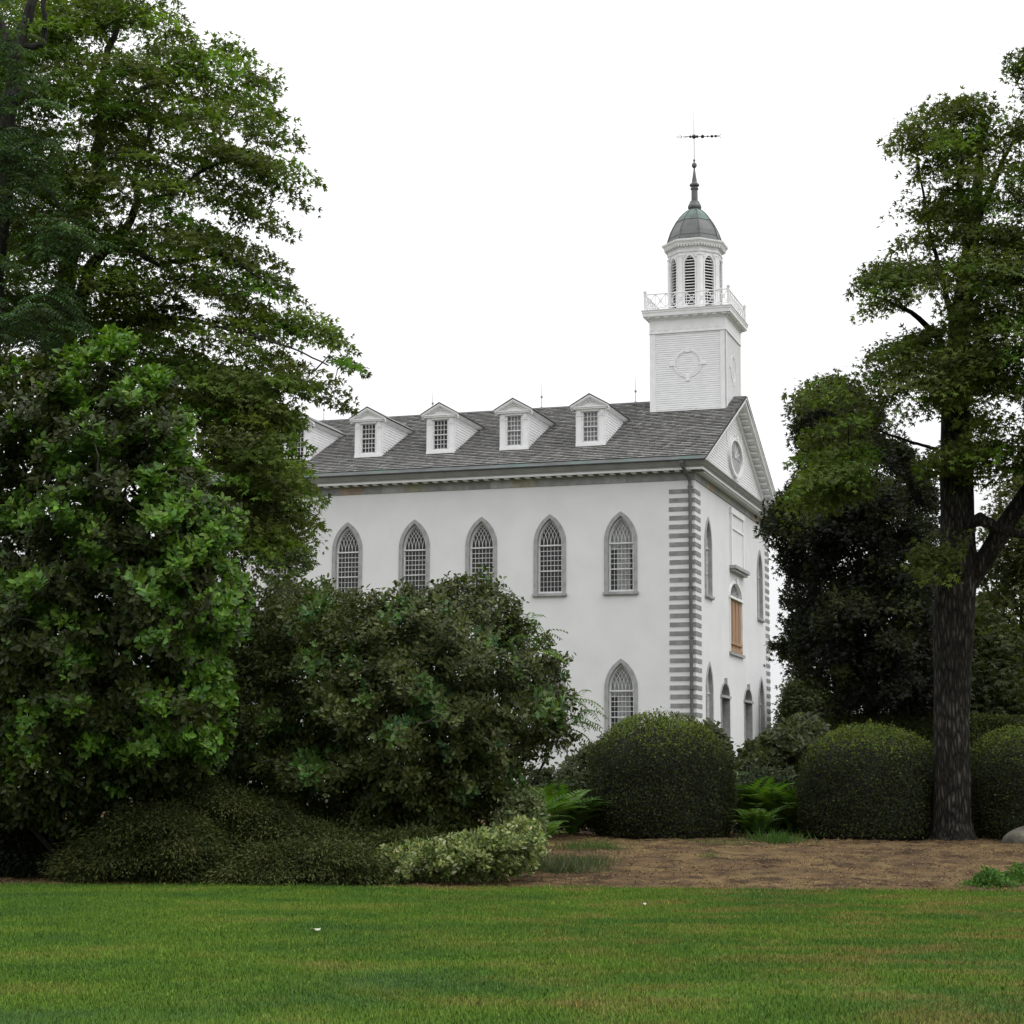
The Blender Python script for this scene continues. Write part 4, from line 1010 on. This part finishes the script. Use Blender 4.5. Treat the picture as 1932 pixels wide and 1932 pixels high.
mB = rosettes(pv_[nz <= .27], vcen, 11, .102, [(.055, .070, .02), (.070, .084, .024), (.038, .050, .016), (.095, .105, .034)], [3, 2, 3, 1], OVAL, 'foliage', axis_up=.4, spread=.12, open_=.9)
e = plant('viburnum_shrub', 'large rounded olive green shrub hiding the lower church windows', 'shrub', gpt(760, 32.6), mB, M['glossleaf'], stems_to(gpt(760, 32.6), pv_, 12, .045, twigs=260))
mA.transform(Matrix.Translation(e.location).inverted()); link('new_growth', mA, M['glossleaf'], e)

# ---- loose, twiggy taller shrub between magnolia and the round one
lo_poly = [(400, 1060), (470, 1000), (520, 1035), (560, 1030), (583, 1022), (606, 1052), (622, 1090), (660, 1108), (700, 1130), (660, 1250), (480, 1300), (400, 1250)]
pl_, _, _, _ = fill(lo_poly, 34.6, 1.0, 560, margin=6, gap=(.03, -.2), seed=31)
plant('deutzia_shrub', 'loose twiggy shrub with small pale leaves before the leftmost windows', 'shrub', gpt(560, 34.8),
      rosettes(pl_, centre_of(lo_poly, 35.6), 11, .10, [(.085, .12, .04), (.065, .095, .03), (.10, .125, .055)], [2, 2, 1], OVAL, 'foliage', axis_up=.5, spread=.12), M['leaf'], stems_to(gpt(560, 34.8), pl_, 9, .025, twigs=200))

# ---- two sumac saplings pushing out of the round shrub's right side
for spots, lab in (([(975, 1178), (1000, 1172), (1018, 1195), (1005, 1215), (1020, 1228), (985, 1200), (1035, 1225)], 'feathery sumac sapling at the upper right of the round shrub'),
                   ([(1075, 1322), (1090, 1318), (1098, 1340), (1080, 1350), (1095, 1362), (1070, 1375)], 'lower feathery sumac sapling reaching over the white wall')):
    pts = np.array([at(x, y, 31.6 + .5 * random.random()) for x, y in spots]); bs = gpt(925, 32.6)
    mb = MB(); mid_ = Vector(pts.mean(0)) - Vector((.5, -.1, .8)); mb.tube([bs, mid_, Vector(pts.mean(0)) - Vector((.25, 0, .2))], [.03, .02, .012], 5)
    branch_tree(mb, [np.array(mid_), np.array(Vector(pts.mean(0)) - Vector((.25, 0, .2)))], pts, .012, .005)
    plant('sumac_sapling', lab, 'sapling', bs, compound(pts, np.array(mid_), 4, .42, .10, [(.07, .12, .03), (.09, .15, .04)], [1, 1], 'foliage', pairs=8), M['leaf'], mb.mesh('stem'), group='sumac saplings beside the round shrub', sname='stem')

# ---- sprawling low junipers along the lawn, lower left
jun = [([(110, 1610), (170, 1555), (240, 1520), (330, 1518), (400, 1560), (430, 1620), (420, 1668), (110, 1672)], 29.3, 'low juniper with arching bronze green sprays, nearest the left edge'),
       ([(250, 1500), (330, 1470), (430, 1478), (520, 1510), (600, 1560), (610, 1610), (420, 1600), (280, 1540)], 30.6, 'taller juniper in the second row behind the low ones'),
       ([(390, 1640), (470, 1600), (560, 1590), (640, 1590), (700, 1600), (705, 1668), (390, 1674)], 29.2, 'flat juniper beside the variegated ground cover'),
       ([(500, 1545), (600, 1560), (700, 1580), (780, 1570), (840, 1560), (760, 1610), (600, 1620)], 30.4, 'juniper spreading beneath the round shrub')]
for poly, Yj, lab in jun:
    pj, _, _, _ = fill(poly, Yj, .75, 620, margin=2, front=.5, lump=.5, lscale=.03, seed=Yj)
    cj = centre_of(poly, Yj + .4); cx_ = sum(p[0] for p in poly) / len(poly)
    plant('juniper', lab, 'shrub', gpt(cx_, Yj + .2),
          sprays(pj, cj, 70, .30, .15, .072, [(.052, .068, .018), (.068, .08, .022), (.036, .048, .016), (.085, .092, .03)], [3, 2, 2, 1], LANCE, 'foliage', up=1.3, droop=-.05, tiltout=.3), M['needle'], stems_to(gpt(cx_, Yj + .2), pj, 8, .02, twigs=50), group='junipers along the lawn edge')

# ---- variegated ground cover
var_poly = [(688, 1640), (705, 1610), (760, 1588), (820, 1582), (880, 1570), (935, 1562), (965, 1545), (1000, 1540), (1022, 1556), (1030, 1580), (1030, 1610), (1008, 1640), (940, 1660), (860, 1664), (800, 1655), (740, 1672), (690, 1675)]
pz, _, _, _ = fill(var_poly, 29.4, .8, 1500, margin=0, front=.65, lump=.6, lscale=.04, gap=(.05, -.35), seed=41)
plant('variegated_euonymus', 'cream edged variegated shrub mounding over the lawn edge', 'shrub', gpt(870, 29.6),
      rosettes(pz, centre_of(var_poly, 30), 8, .078, [(.24, .28, .09), (.32, .35, .17), (.10, .15, .045), (.065, .10, .03), (.42, .43, .28)], [3, 2, 2.5, 3, .8], OVAL, 'foliage', axis_up=.5, spread=.07, bycl=.25), M['leaf'], stems_to(gpt(870, 29.6), pz, 8, .012, twigs=40))

mixp = [(900, 1580), (930, 1540), (955, 1500), (985, 1478), (1015, 1490), (1034, 1525), (1030, 1580), (960, 1590)]
pz2, _, _, _ = fill(mixp, 31.6, .6, 420, margin=1, seed=44)
plant('euonymus', 'upright green and cream shrub standing behind the variegated mound', 'shrub', gpt(985, 31.8),
      rosettes(pz2, centre_of(mixp, 32), 9, .085, [(.12, .16, .06), (.16, .19, .09), (.06, .09, .03), (.24, .26, .16)], [3, 2, 3, 1], OVAL, 'foliage', axis_up=.5, spread=.08, bycl=.4), M['leaf'], stems_to(gpt(985, 31.8), pz2, 6, .014, twigs=30))

# ---- grey-green tufts and small weeds where the bed meets the shrubs
def tuft(name, lab, cat, px, Y, n, rad, h, cols, group):
    b_ = np.array(gpt(px, Y)); k = rng.normal(size=(n, 3)) * np.array([rad, rad * .6, 0]); p = b_ + k; p[:, 2] = bedz(p[:, 0][None], p[:, 1][None])[0] - .01
    d = rdir(n) * .55; d[:, 2] = np.abs(d[:, 2]) * .4 + .55
    me = leaf_mesh('foliage', p, d, rdir(n), h * (.35 + .9 * rng.random(n)), tints(n, cols, [1] * len(cols)), NEEDLE, np.full(n, h * .32))
    e = plant(name, lab, cat, tuple(b_), me, M['leaf'], None, group); return e
gg = [(.075, .10, .05), (.095, .11, .06), (.06, .075, .04)]; g2 = [(.06, .13, .03), (.05, .10, .025)]
for px, py_, Y, n, rad, h, cols, lab in ((1050, 0, 31.2, 900, .38, .30, gg, 'grey green grassy tuft right of the variegated shrub'), (1088, 0, 32.6, 700, .30, .26, gg, 'thin grassy tuft at the left end of the bare bed'),
        (1115, 0, 36.5, 500, .35, .22, g2, 'small weeds below the left clipped bush'), (1340, 0, 34.5, 120, .12, .13, g2, 'lone small weed in the middle of the bare bed'), (1465, 0, 38.8, 500, .30, .30, g2, 'leafy weeds between the clipped bushes'),
        (1365, 0, 38.2, 420, .5, .14, g2, 'mossy patch at the foot of the left clipped bush'), (1650, 0, 34.0, 110, .15, .09, gg, 'tiny weed patch near the tree trunk')):
    tuft('weed_tuft', lab, 'weeds', px, Y, n, rad, h, cols, 'weed tufts in the planting bed')
for px, Y, n, rad, lab in ((1862, 28.9, 1500, .17, 'dense low green plant at the lawn edge, right side'), (1915, 29.9, 900, .14, 'smaller low green plant cut by the right edge')):
    b_ = np.array(gpt(px, Y)); k = rng.normal(size=(n, 3)) * np.array([rad, rad, .0]); p = b_ + k; p[:, 2] = bedz(p[:, 0][None], p[:, 1][None])[0] + rng.random(n) * .30 * np.exp(-(k[:, 0] ** 2 + k[:, 1] ** 2) / (2.4 * rad * rad))
    plant('low_plant', lab, 'plant', tuple(b_), leaf_mesh('foliage', p, rdir(n, .8), rdir(n, 1), .05 * (.6 + .8 * rng.random(n)), tints(n, [(.06, .14, .03), (.08, .16, .035), (.05, .10, .025)], [2, 2, 1]), OVAL), M['leaf'], None, 'low plants by the lawn')

# ---- clipped dome bushes
def clipped(hw, h, n, leaf, seed, cols, dy=1.0):
    """small leaves over a clipped dome with upright sides, an added solid dark core within"""
    u = rng.random(n) * 2 * math.pi; t = rng.random(n)
    # profile by height fraction: upright sides, domed top
    prof_z = np.array([0, .12, .3, .5, .64, .78, .89, .96, 1.0]); prof_r = np.array([.93, .985, 1.0, 1.0, .97, .84, .62, .38, 0])
    seg = np.concatenate(([0], np.cumsum(np.hypot(np.diff(prof_z) * h, np.diff(prof_r) * hw)))); s = t * seg[-1]
    z = np.interp(s, seg, prof_z) * h; r = np.interp(s, seg, prof_r) * hw
    keep = rng.random(n) < (r / hw).clip(.08, 1); u, z, r = u[keep], z[keep], r[keep]
    bump = np.array([1 + .08 * noise.noise(Vector((math.cos(a) * 2.2, math.sin(a) * 2.2, b * 1.6 + seed))) + .02 * noise.noise(Vector((math.cos(a) * 7, math.sin(a) * 7, b * 5 + seed))) for a, b in zip(u, z)])
    dep = 1 - .10 * rng.random(len(u)) ** 1.6 + (rng.random(len(u)) < .03) * .05 * rng.random(len(u))
    p = np.stack([r * np.cos(u) * bump * dep, r * np.sin(u) * bump * dep * dy, z * bump * dep + .05], 1)
    o = np.stack([np.cos(u), np.sin(u), .2 + 1.4 * (z / h) ** 3], 1); o /= np.linalg.norm(o, axis=1, keepdims=True)
    N = len(p); d = rdir(N) * .9 + o * .3; nn = o + rdir(N) * .5
    tt = tints(N, *cols, .22); lit_top = rng.random(N) < .75 * npssm(.62, .95, z / h + .04 * rng.normal(size=N)); tt[lit_top] = tints(int(lit_top.sum()), [(.095, .14, .024), (.125, .16, .03)], [1, 1], .2)   # skylight painted into the leaf colour, lighter towards the top
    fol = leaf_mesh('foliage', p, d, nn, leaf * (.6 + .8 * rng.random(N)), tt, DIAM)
    mb = MB(); mb.loft([[(.90 * hw * np.interp(zz, prof_z, prof_r) * math.cos(a), .90 * dy * hw * np.interp(zz, prof_z, prof_r) * math.sin(a), .93 * zz * h) for a in np.linspace(0, 2 * math.pi, 25)[:-1]] for zz in (0, .15, .35, .55, .7, .82, .92, .985)])  # solid core added to keep the bush dark inside, not real stems
    return fol, mb.mesh('stems', True)
bcols = ([(.030, .038, .014), (.040, .048, .016), (.022, .028, .012), (.07, .08, .024)], [3, 3, 3, .6])  # side leaves coloured near black to stand in for shade
def clipped_thing(px, Y, lab, sc, rz):
    fol, dark_core = clipped(1.6, 2.62, 60000, .05, 1.5 + rz * 3, bcols)
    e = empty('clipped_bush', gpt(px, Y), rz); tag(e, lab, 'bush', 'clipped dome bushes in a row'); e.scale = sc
    link('foliage', fol, M['leaf'], e); link('stems', dark_core, M['dark'], e); return e
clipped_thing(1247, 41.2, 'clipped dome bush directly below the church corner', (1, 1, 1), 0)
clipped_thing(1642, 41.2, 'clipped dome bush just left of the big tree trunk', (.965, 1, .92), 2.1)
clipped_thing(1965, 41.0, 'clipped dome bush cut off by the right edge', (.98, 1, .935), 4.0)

# ---- ferns
def fern_mesh(n=16, L=.95):
    P = []; D = []; N_ = []; S = []; T = []
    for i in range(n):
        a = 2 * math.pi * i / n + rng.normal() * .2; el = 1.12 + rng.random() * .4; l = L * (.75 + .5 * rng.random()); o = np.array([math.cos(a), math.sin(a), 0]); p = np.array([0, 0, .02]); th = el; c = np.array(tints(1, [(.068, .135, .024), (.085, .155, .03), (.05, .095, .022)], [2, 2, 1])[0]); side = np.array([-o[1], o[0], 0])
        for k in range(20):
            d = o * math.cos(th) + np.array([0, 0, math.sin(th)]); p = p + d * l / 20; th -= .05 + .045 * rng.random(); w = .20 * math.sin(math.pi * min(1, (k + 2) / 22) ** .8) + .02
            for sg in (1, -1):
                P.append(p); D.append(side * sg + d * .35); N_.append(np.cross(d, side) * -1 + rng.normal(size=3) * .2); S.append(w * l); T.append(c * (1 + rng.normal() * .1))
    return leaf_mesh('fronds', np.array(P), np.array(D), np.array(N_), np.array(S), np.clip(T, .01, 1), ([(0, 0, 0), (.4, .12, 0), (1, 0, -.08), (.4, -.12, 0)], [(0, 3, 2, 1)]))
fm = [fern_mesh(30, 1.45), fern_mesh(26, 1.3)]
for k, (px, Y, s, lab) in enumerate(((1000, 38.6, .9, 'bright fern beside the round shrub, leftmost of the ferns'), (1040, 40.2, 1.15, 'tallest bright fern between the round shrub and the clipped bush'), (1078, 40.6, .85, 'fern touching the left side of the first clipped bush'), (1020, 36.6, .6, 'small fern in front of the left fern group'),
        (1412, 42.8, 1.25, 'bright fern against the right side of the first clipped bush'), (1455, 42.6, 1.2, 'fern in the middle of the gap between the clipped bushes'), (1500, 42.4, .95, 'fern against the left side of the second clipped bush'), (1430, 40.4, .7, 'low shaded fern in the gap between the clipped bushes'))):
    e = empty('fern', gpt(px, Y), random.random() * 6); e.scale = (s, s, s); tag(e, lab, 'fern', 'ferns between the bushes'); link('fronds', fm[k % 2], M['leaf'], e)

# ---- shrubs and clipped hedge behind the row
def shrub(name, lab, poly, Y, half, n, size, cols, w, nl=10, tpl=OVAL, group=None, up=.5, spread=.12, seed=1):
    p, _, _, _ = fill(poly, Y, half, n, margin=2, front=.5, lump=.5, seed=seed)
    cx_ = sum(a for a, _ in poly) / len(poly)
    return plant(name, lab, 'shrub', gpt(cx_, Y), rosettes(p, centre_of(poly, Y + .5), nl, size, cols, w, tpl, 'foliage', axis_up=up, spread=spread), M['glossleaf'], stems_to(gpt(cx_, Y), p, 7, .03, twigs=40), group)
rc = [(.055, .07, .025), (.075, .085, .035), (.04, .052, .022), (.09, .10, .045)]
shrub('rhododendron', 'rhododendron with drooping leaves right of the church doors', [(1400, 1408), (1430, 1386), (1465, 1366), (1508, 1342), (1540, 1350), (1565, 1380), (1575, 1420), (1540, 1520), (1390, 1520)], 47, 1.4, 900, .17, rc, [3, 2, 3, 1], group='loose shrubs behind the clipped bushes', seed=2)
shrub('rhododendron', 'loose shrub peeking over the first clipped bush', [(1270, 1380), (1310, 1364), (1345, 1362), (1375, 1392), (1395, 1425), (1400, 1520), (1270, 1520)], 46, 1.2, 700, .14, rc, [3, 2, 3, 1], group='loose shrubs behind the clipped bushes', seed=3)
shrub('rhododendron', 'small shrub at the foot of the white wall beside the sumac', [(1060, 1440), (1085, 1412), (1110, 1398), (1140, 1400), (1160, 1440), (1150, 1540), (1050, 1540)], 45, 1.0, 600, .11, rc, [3, 2, 3, 1], group='loose shrubs behind the clipped bushes', seed=4)
shrub('rhododendron', 'dark leafy shrub behind the ferns left of the first clipped bush', [(960, 1480), (1000, 1450), (1060, 1440), (1120, 1455), (1140, 1560), (960, 1570)], 42.5, .9, 600, .11, [(.03, .045, .016), (.045, .06, .02)], [1, 1], group='loose shrubs behind the clipped bushes', seed=5)
shrub('rhododendron', 'dark low shrub in the gap between the clipped bushes', [(1375, 1470), (1420, 1445), (1490, 1445), (1530, 1470), (1530, 1575), (1375, 1575)], 43.6, .8, 700, .10, [(.028, .042, .016), (.04, .055, .02)], [1, 1], group='loose shrubs behind the clipped bushes', seed=6)
def hedge(x0, x1, y, Y, h, n, lab):
    a, b_ = at(x0, 1450, Y), at(x1, 1450, Y); L = b_.x - a.x; N = n
    X = rng.random(N) * L; t = rng.random(N); top = t < .45
    yy = np.where(top, (rng.random(N) * 2 - 1) * .6, -.6 - .06 * rng.random(N)); zz = np.where(top, h + .03 * rng.normal(size=N), h * rng.random(N) ** .8)
    bump = np.array([noise.noise(Vector((x * .8, z * 1.5, 3))) for x, z in zip(X, zz)]) * .12; yy = yy + bump * ~top; zz = zz + bump * .6 * top - np.where(top, .25 * np.abs(yy / .6) ** 3, 0)
    p = np.stack([X, yy, zz], 1); nn = np.where(top[:, None], [[0, 0, 1.]], [[0, -1., .1]]) + rdir(N) * .7
    e = empty('clipped_hedge', (a.x, Y, G(Y))); tag(e, lab, 'hedge')
    link('foliage', leaf_mesh('foliage', p, rdir(N), nn, .075 * (.6 + .8 * rng.random(N)), tints(N, [(.045, .06, .018), (.06, .075, .022), (.03, .04, .016)], [3, 2, 2]), DIAM), M['leaf'], e)
    mb = MB(); mb.box(.05, L - .05, -.52, .52, 0, h - .12); mb.build('stems', M['dark'], e)  # solid dark block added to stop light inside the hedge, not real stems
hedge(1556, 2080, 1350, 53, 2.75, 60000, 'long clipped hedge running behind the tree trunk on the right')

# ---- right maple: big trunk in front of the hedge
Yt = 40.0
mb = MB()
def bark_trunk(pl, nseg=26, sub=14, amp=.075):
    """heavy trunk with furrowed ridges"""
    rings = []; P = []
    for i in range(len(pl) - 1):
        a, c = pl[i], pl[i + 1]
        for k in range(sub): t = k / sub; P.append([a[j] + (c[j] - a[j]) * t for j in range(4)])
    P.append(list(pl[-1]))
    for x, y, Y, w in P:
        c = at(x, y, Y); r = w / 2 * Y / K
        ring = []
        for k in range(nseg):
            a = 2 * math.pi * k / nseg
            f = 1 + amp * noise.noise(Vector((math.cos(a) * 3.2 * 1.6, math.sin(a) * 3.2 * 1.6, c.z * .55))) + amp * .7 * noise.noise(Vector((math.cos(a) * 8, math.sin(a) * 8, c.z * 1.6)))
            ring.append((c.x + r * f * math.cos(a), c.y + r * f * math.sin(a), c.z))
        rings.append(ring)
    mb.loft(rings); return [at(x, y, Y) for x, y, Y, w in P]
sk = bark_trunk([(1800, 1594, Yt, 112), (1798, 1578, Yt, 84), (1797, 1550, Yt, 70), (1796, 1400, Yt, 66), (1797, 1250, Yt, 70), (1800, 1150, Yt, 78), (1808, 1070, Yt, 76), (1806, 980, Yt, 64), (1803, 860, Yt, 58), (1802, 740, Yt, 50), (1812, 600, Yt, 42), (1830, 480, Yt, 32), (1842, 380, Yt, 22), (1850, 270, Yt, 12), (1853, 215, Yt, 3)])
sk += bark_trunk([(1822, 1110, Yt, 44), (1858, 1055, Yt - .1, 44), (1900, 985, Yt - .3, 42), (1945, 920, Yt - .6, 38), (2010, 820, Yt - 1, 30)], 16, 6)
sk += limb(mb, [(1815, 985, Yt - .2, 18), (1850, 978, Yt - .9, 24), (1885, 1000, Yt - .9, 22), (1945, 1010, Yt - .9, 16)], 8)
for pl in ([(1803, 850, Yt, 16), (1772, 850, Yt, 8), (1740, 840, Yt, 6), (1700, 828, Yt, 5), (1620, 800, Yt - .2, 3)], [(1802, 900, Yt, 12), (1765, 892, Yt, 6), (1715, 882, Yt, 4), (1660, 880, Yt, 2.5)],
           [(1805, 700, Yt, 22), (1770, 640, Yt - .3, 14), (1720, 590, Yt - .5, 9), (1655, 560, Yt - .7, 5), (1620, 530, Yt - .8, 3)], [(1800, 620, Yt, 16), (1780, 540, Yt, 11), (1760, 460, Yt, 8), (1735, 330, Yt, 4), (1725, 250, Yt, 2)],
           [(1830, 480, Yt, 18), (1815, 380, Yt, 12), (1800, 260, Yt, 6), (1800, 200, Yt, 3)], [(1842, 420, Yt, 16), (1880, 330, Yt, 10), (1925, 240, Yt, 5)], [(1812, 600, Yt, 18), (1870, 540, Yt - .4, 12), (1950, 470, Yt - .8, 6)],
           [(1803, 760, Yt, 18), (1870, 700, Yt, 12), (1950, 660, Yt, 7)], [(1803, 760, Yt, 14), (1740, 730, Yt - .6, 8), (1680, 705, Yt - .9, 3)]):
    sk += limb(mb, pl)
rm_poly = [(1800, 162), (1818, 178), (1845, 172), (1868, 218), (1858, 240), (1895, 222), (1890, 185), (1932, 190), (1950, 130), (2060, 60), (2150, 300), (2150, 940), (1960, 900), (1900, 890), (1850, 930), (1790, 890), (1745, 905), (1760, 800), (1700, 760), (1655, 790), (1640, 840), (1650, 900), (1620, 950), (1540, 970), (1490, 950), (1500, 880), (1492, 850), (1525, 850), (1530, 830), (1487, 800), (1490, 785), (1530, 775), (1505, 715), (1560, 700), (1590, 710), (1640, 720), (1650, 690), (1585, 660), (1590, 645), (1650, 645), (1680, 620), (1700, 600), (1645, 595), (1635, 550), (1590, 530), (1590, 490), (1640, 490), (1690, 455), (1708, 440), (1745, 410), (1700, 392), (1700, 370), (1760, 375), (1745, 330), (1735, 300), (1698, 270), (1695, 230), (1720, 215), (1760, 180)]
rm_holes = [[(1690, 545), (1745, 540), (1760, 600), (1720, 640), (1690, 600)], [(1770, 460), (1800, 455), (1800, 500), (1775, 500)], [(1870, 760), (1932, 730), (1932, 860), (1870, 840)], [(1655, 730), (1690, 720), (1700, 760), (1670, 790)], [(1835, 420), (1850, 380), (1870, 400), (1860, 450)]]
pr, _, _, _ = fill(rm_poly, Yt, 2.8, 830, margin=11, holes=rm_holes, front=.5, gap=(.021, -.17), seed=51)
ex, _, _, _ = fill([(1905, 110), (1932, 95), (1990, 60), (1990, 150), (1925, 135)], Yt - 1, .8, 14, margin=6); pr = np.concatenate([pr, ex])
ep, _, _, _ = fill([(1725, 1020), (1760, 1005), (1800, 1000), (1815, 1060), (1770, 1095), (1735, 1080)], Yt - .7, .4, 9, margin=6); pr = np.concatenate([pr, ep])
branch_tree(mb, sk[20:], pr, .045, .008)
rcen = centre_of([(1800, 300), (1900, 300), (1900, 800), (1800, 800)], Yt)
plant('maple_tree', 'maple with a thick grey furrowed trunk standing on the bed at right', 'tree', gpt(1797, Yt),
      sprays(pr, rcen, 100, .52, .16, .112, [(.068, .092, .02), (.09, .125, .022), (.05, .062, .018), (.09, .165, .022)], [3, 2, 3, 1.4], MAPLE, 'crown'), M['leaf'], mb.mesh('trunk', True), fname='crown', sname='trunk', smat=M['bark'])

# ---- dark copper maple between church and trunk
dm_poly = [(1492, 900), (1520, 850), (1500, 800), (1505, 730), (1550, 705), (1600, 700), (1640, 745), (1690, 810), (1740, 850), (1770, 960), (1790, 1100), (1800, 1340), (1560, 1352), (1555, 1320), (1500, 1275), (1460, 1275), (1452, 1262), (1498, 1240), (1452, 1218), (1448, 1208), (1490, 1188), (1468, 1112), (1500, 1092), (1478, 1060), (1450, 1022), (1440, 955), (1480, 930)]
Yd = 54
pm, _, _, _ = fill(dm_poly, Yd, 3.5, 1150, margin=11, front=.4, gap=(.03, -.24), seed=61)
mb = MB(); sk = limb(mb, [(1640, 1420, Yd, 26), (1640, 1250, Yd, 22), (1645, 1100, Yd, 16), (1650, 950, Yd, 9), (1655, 880, Yd, 4)])
for q in ((1520, 1010), (1500, 1130), (1520, 1230), (1580, 930), (1740, 1000), (1760, 1150), (1740, 1260)): sk += limb(mb, [(1642, q[1] + 60, Yd, 8), ((q[0] + 1642) / 2, q[1] + 20, Yd - .5, 6), (q[0], q[1], Yd - .8, 3)])
branch_tree(mb, sk, pm, .04, .008)
plant('copper_maple', 'dark purplish green maple with dense crown beside the church gable', 'tree', gpt(1640, Yd),
      sprays(pm, centre_of(dm_poly, Yd), 95, .42, .3, .125, [(.016, .019, .013), (.024, .026, .016), (.013, .015, .012), (.042, .05, .018)], [3, 2, 3, 1.3], MAPLE, 'crown', up=1.0), M['leaf'], mb.mesh('trunk'), fname='crown', sname='trunk', smat=M['bark'])

# ---- trees in the distance on the right
for k, (poly, Y, lab, cols) in enumerate((([(1850, 1060), (1880, 930), (1900, 900), (1960, 880), (2060, 900), (2060, 1400), (1840, 1400), (1838, 1200)], 63, 'olive green tree in the distance right of the thick trunk', [(.06, .07, .02), (.075, .085, .025), (.045, .055, .02)]),
        ([(1690, 1190), (1740, 1130), (1800, 1120), (1850, 1150), (1900, 1170), (1930, 1250), (1930, 1400), (1680, 1400)], 60, 'darker tree behind the thick trunk, partly hidden', [(.032, .042, .016), (.045, .055, .02)]),
        ([(1482, 1300), (1500, 1278), (1530, 1276), (1560, 1300), (1600, 1340), (1590, 1420), (1482, 1420)], 96, 'bushy green tree beyond the right corner of the church', [(.06, .075, .03), (.05, .062, .026)]))):
    pp_, _, _, _ = fill(poly, Y, 3, 430, margin=7, gap=(.02, -.38), seed=70 + k); cx_ = sum(a for a, _ in poly) / len(poly)
    mb = MB(); yt = min(b for _, b in poly); sk = limb(mb, [(cx_, 1440, Y, 14), (cx_ + 4, (1440 + yt) / 2, Y, 9), (cx_, yt + 40, Y, 3)]); branch_tree(mb, sk, pp_, .05, .01)
    plant('background_tree', lab, 'tree', gpt(cx_, Y), sprays(pp_, centre_of(poly, Y), 60, .75, .3, .20, cols, [1] * len(cols), MAPLE, 'crown'), M['leaf'], mb.mesh('trunk'), group='trees beyond the hedge', fname='crown', sname='trunk', smat=M['bark'])

# ---- stone at the right edge and a few fallen leaves on the lawn
rb = at(1950, 1575, 39.2); mb = MB(); n = 14; rings = []
for i in range(8):
    t = i / 7; z = .42 * math.sin(t * math.pi / 2) * 1.0; r = .62 * math.cos(t * math.pi / 2) + .02
    rings.append([((r * (1 + .22 * noise.noise(Vector((math.cos(a) * 1.3, math.sin(a) * 1.3, t * 2))))) * math.cos(a), r * .8 * (1 + .22 * noise.noise(Vector((math.cos(a) * 1.3 + 5, math.sin(a) * 1.3, t * 2)))) * math.sin(a), z - .05) for a in np.linspace(0, 2 * math.pi, n + 1)[:-1]])
mb.loft(rings); o = mb.build('rock', M['rock'], None, (rb.x, 39.2, G(39.2)), smooth=True); tag(o, 'rounded grey stone on the bed at the right edge', 'rock')
for px, py, s, lab in ((597, 1757, .055, 'pale fallen petal on the lawn below the variegated shrub'), (1215, 1708, .04, 'pale fallen leaf on the lawn near the bare bed')):
    d = at(px, py, 10) - EYE; Y = 10 * (1.6 - .03) / (-d.z); p = at(px, py, Y)
    mb = MB(); mb.loft([[(s * math.cos(a) * (1 + .2 * math.sin(3 * a)), s * .6 * math.sin(a), zz + .012 * math.cos(2 * a)) for a in np.linspace(0, 2 * math.pi, 13)[:-1]] for zz in (0, .004)])
    tag(mb.build('fallen_leaf', M['petal'], None, (p.x, Y, .05), .6), lab, 'leaf', 'fallen leaves on the lawn')
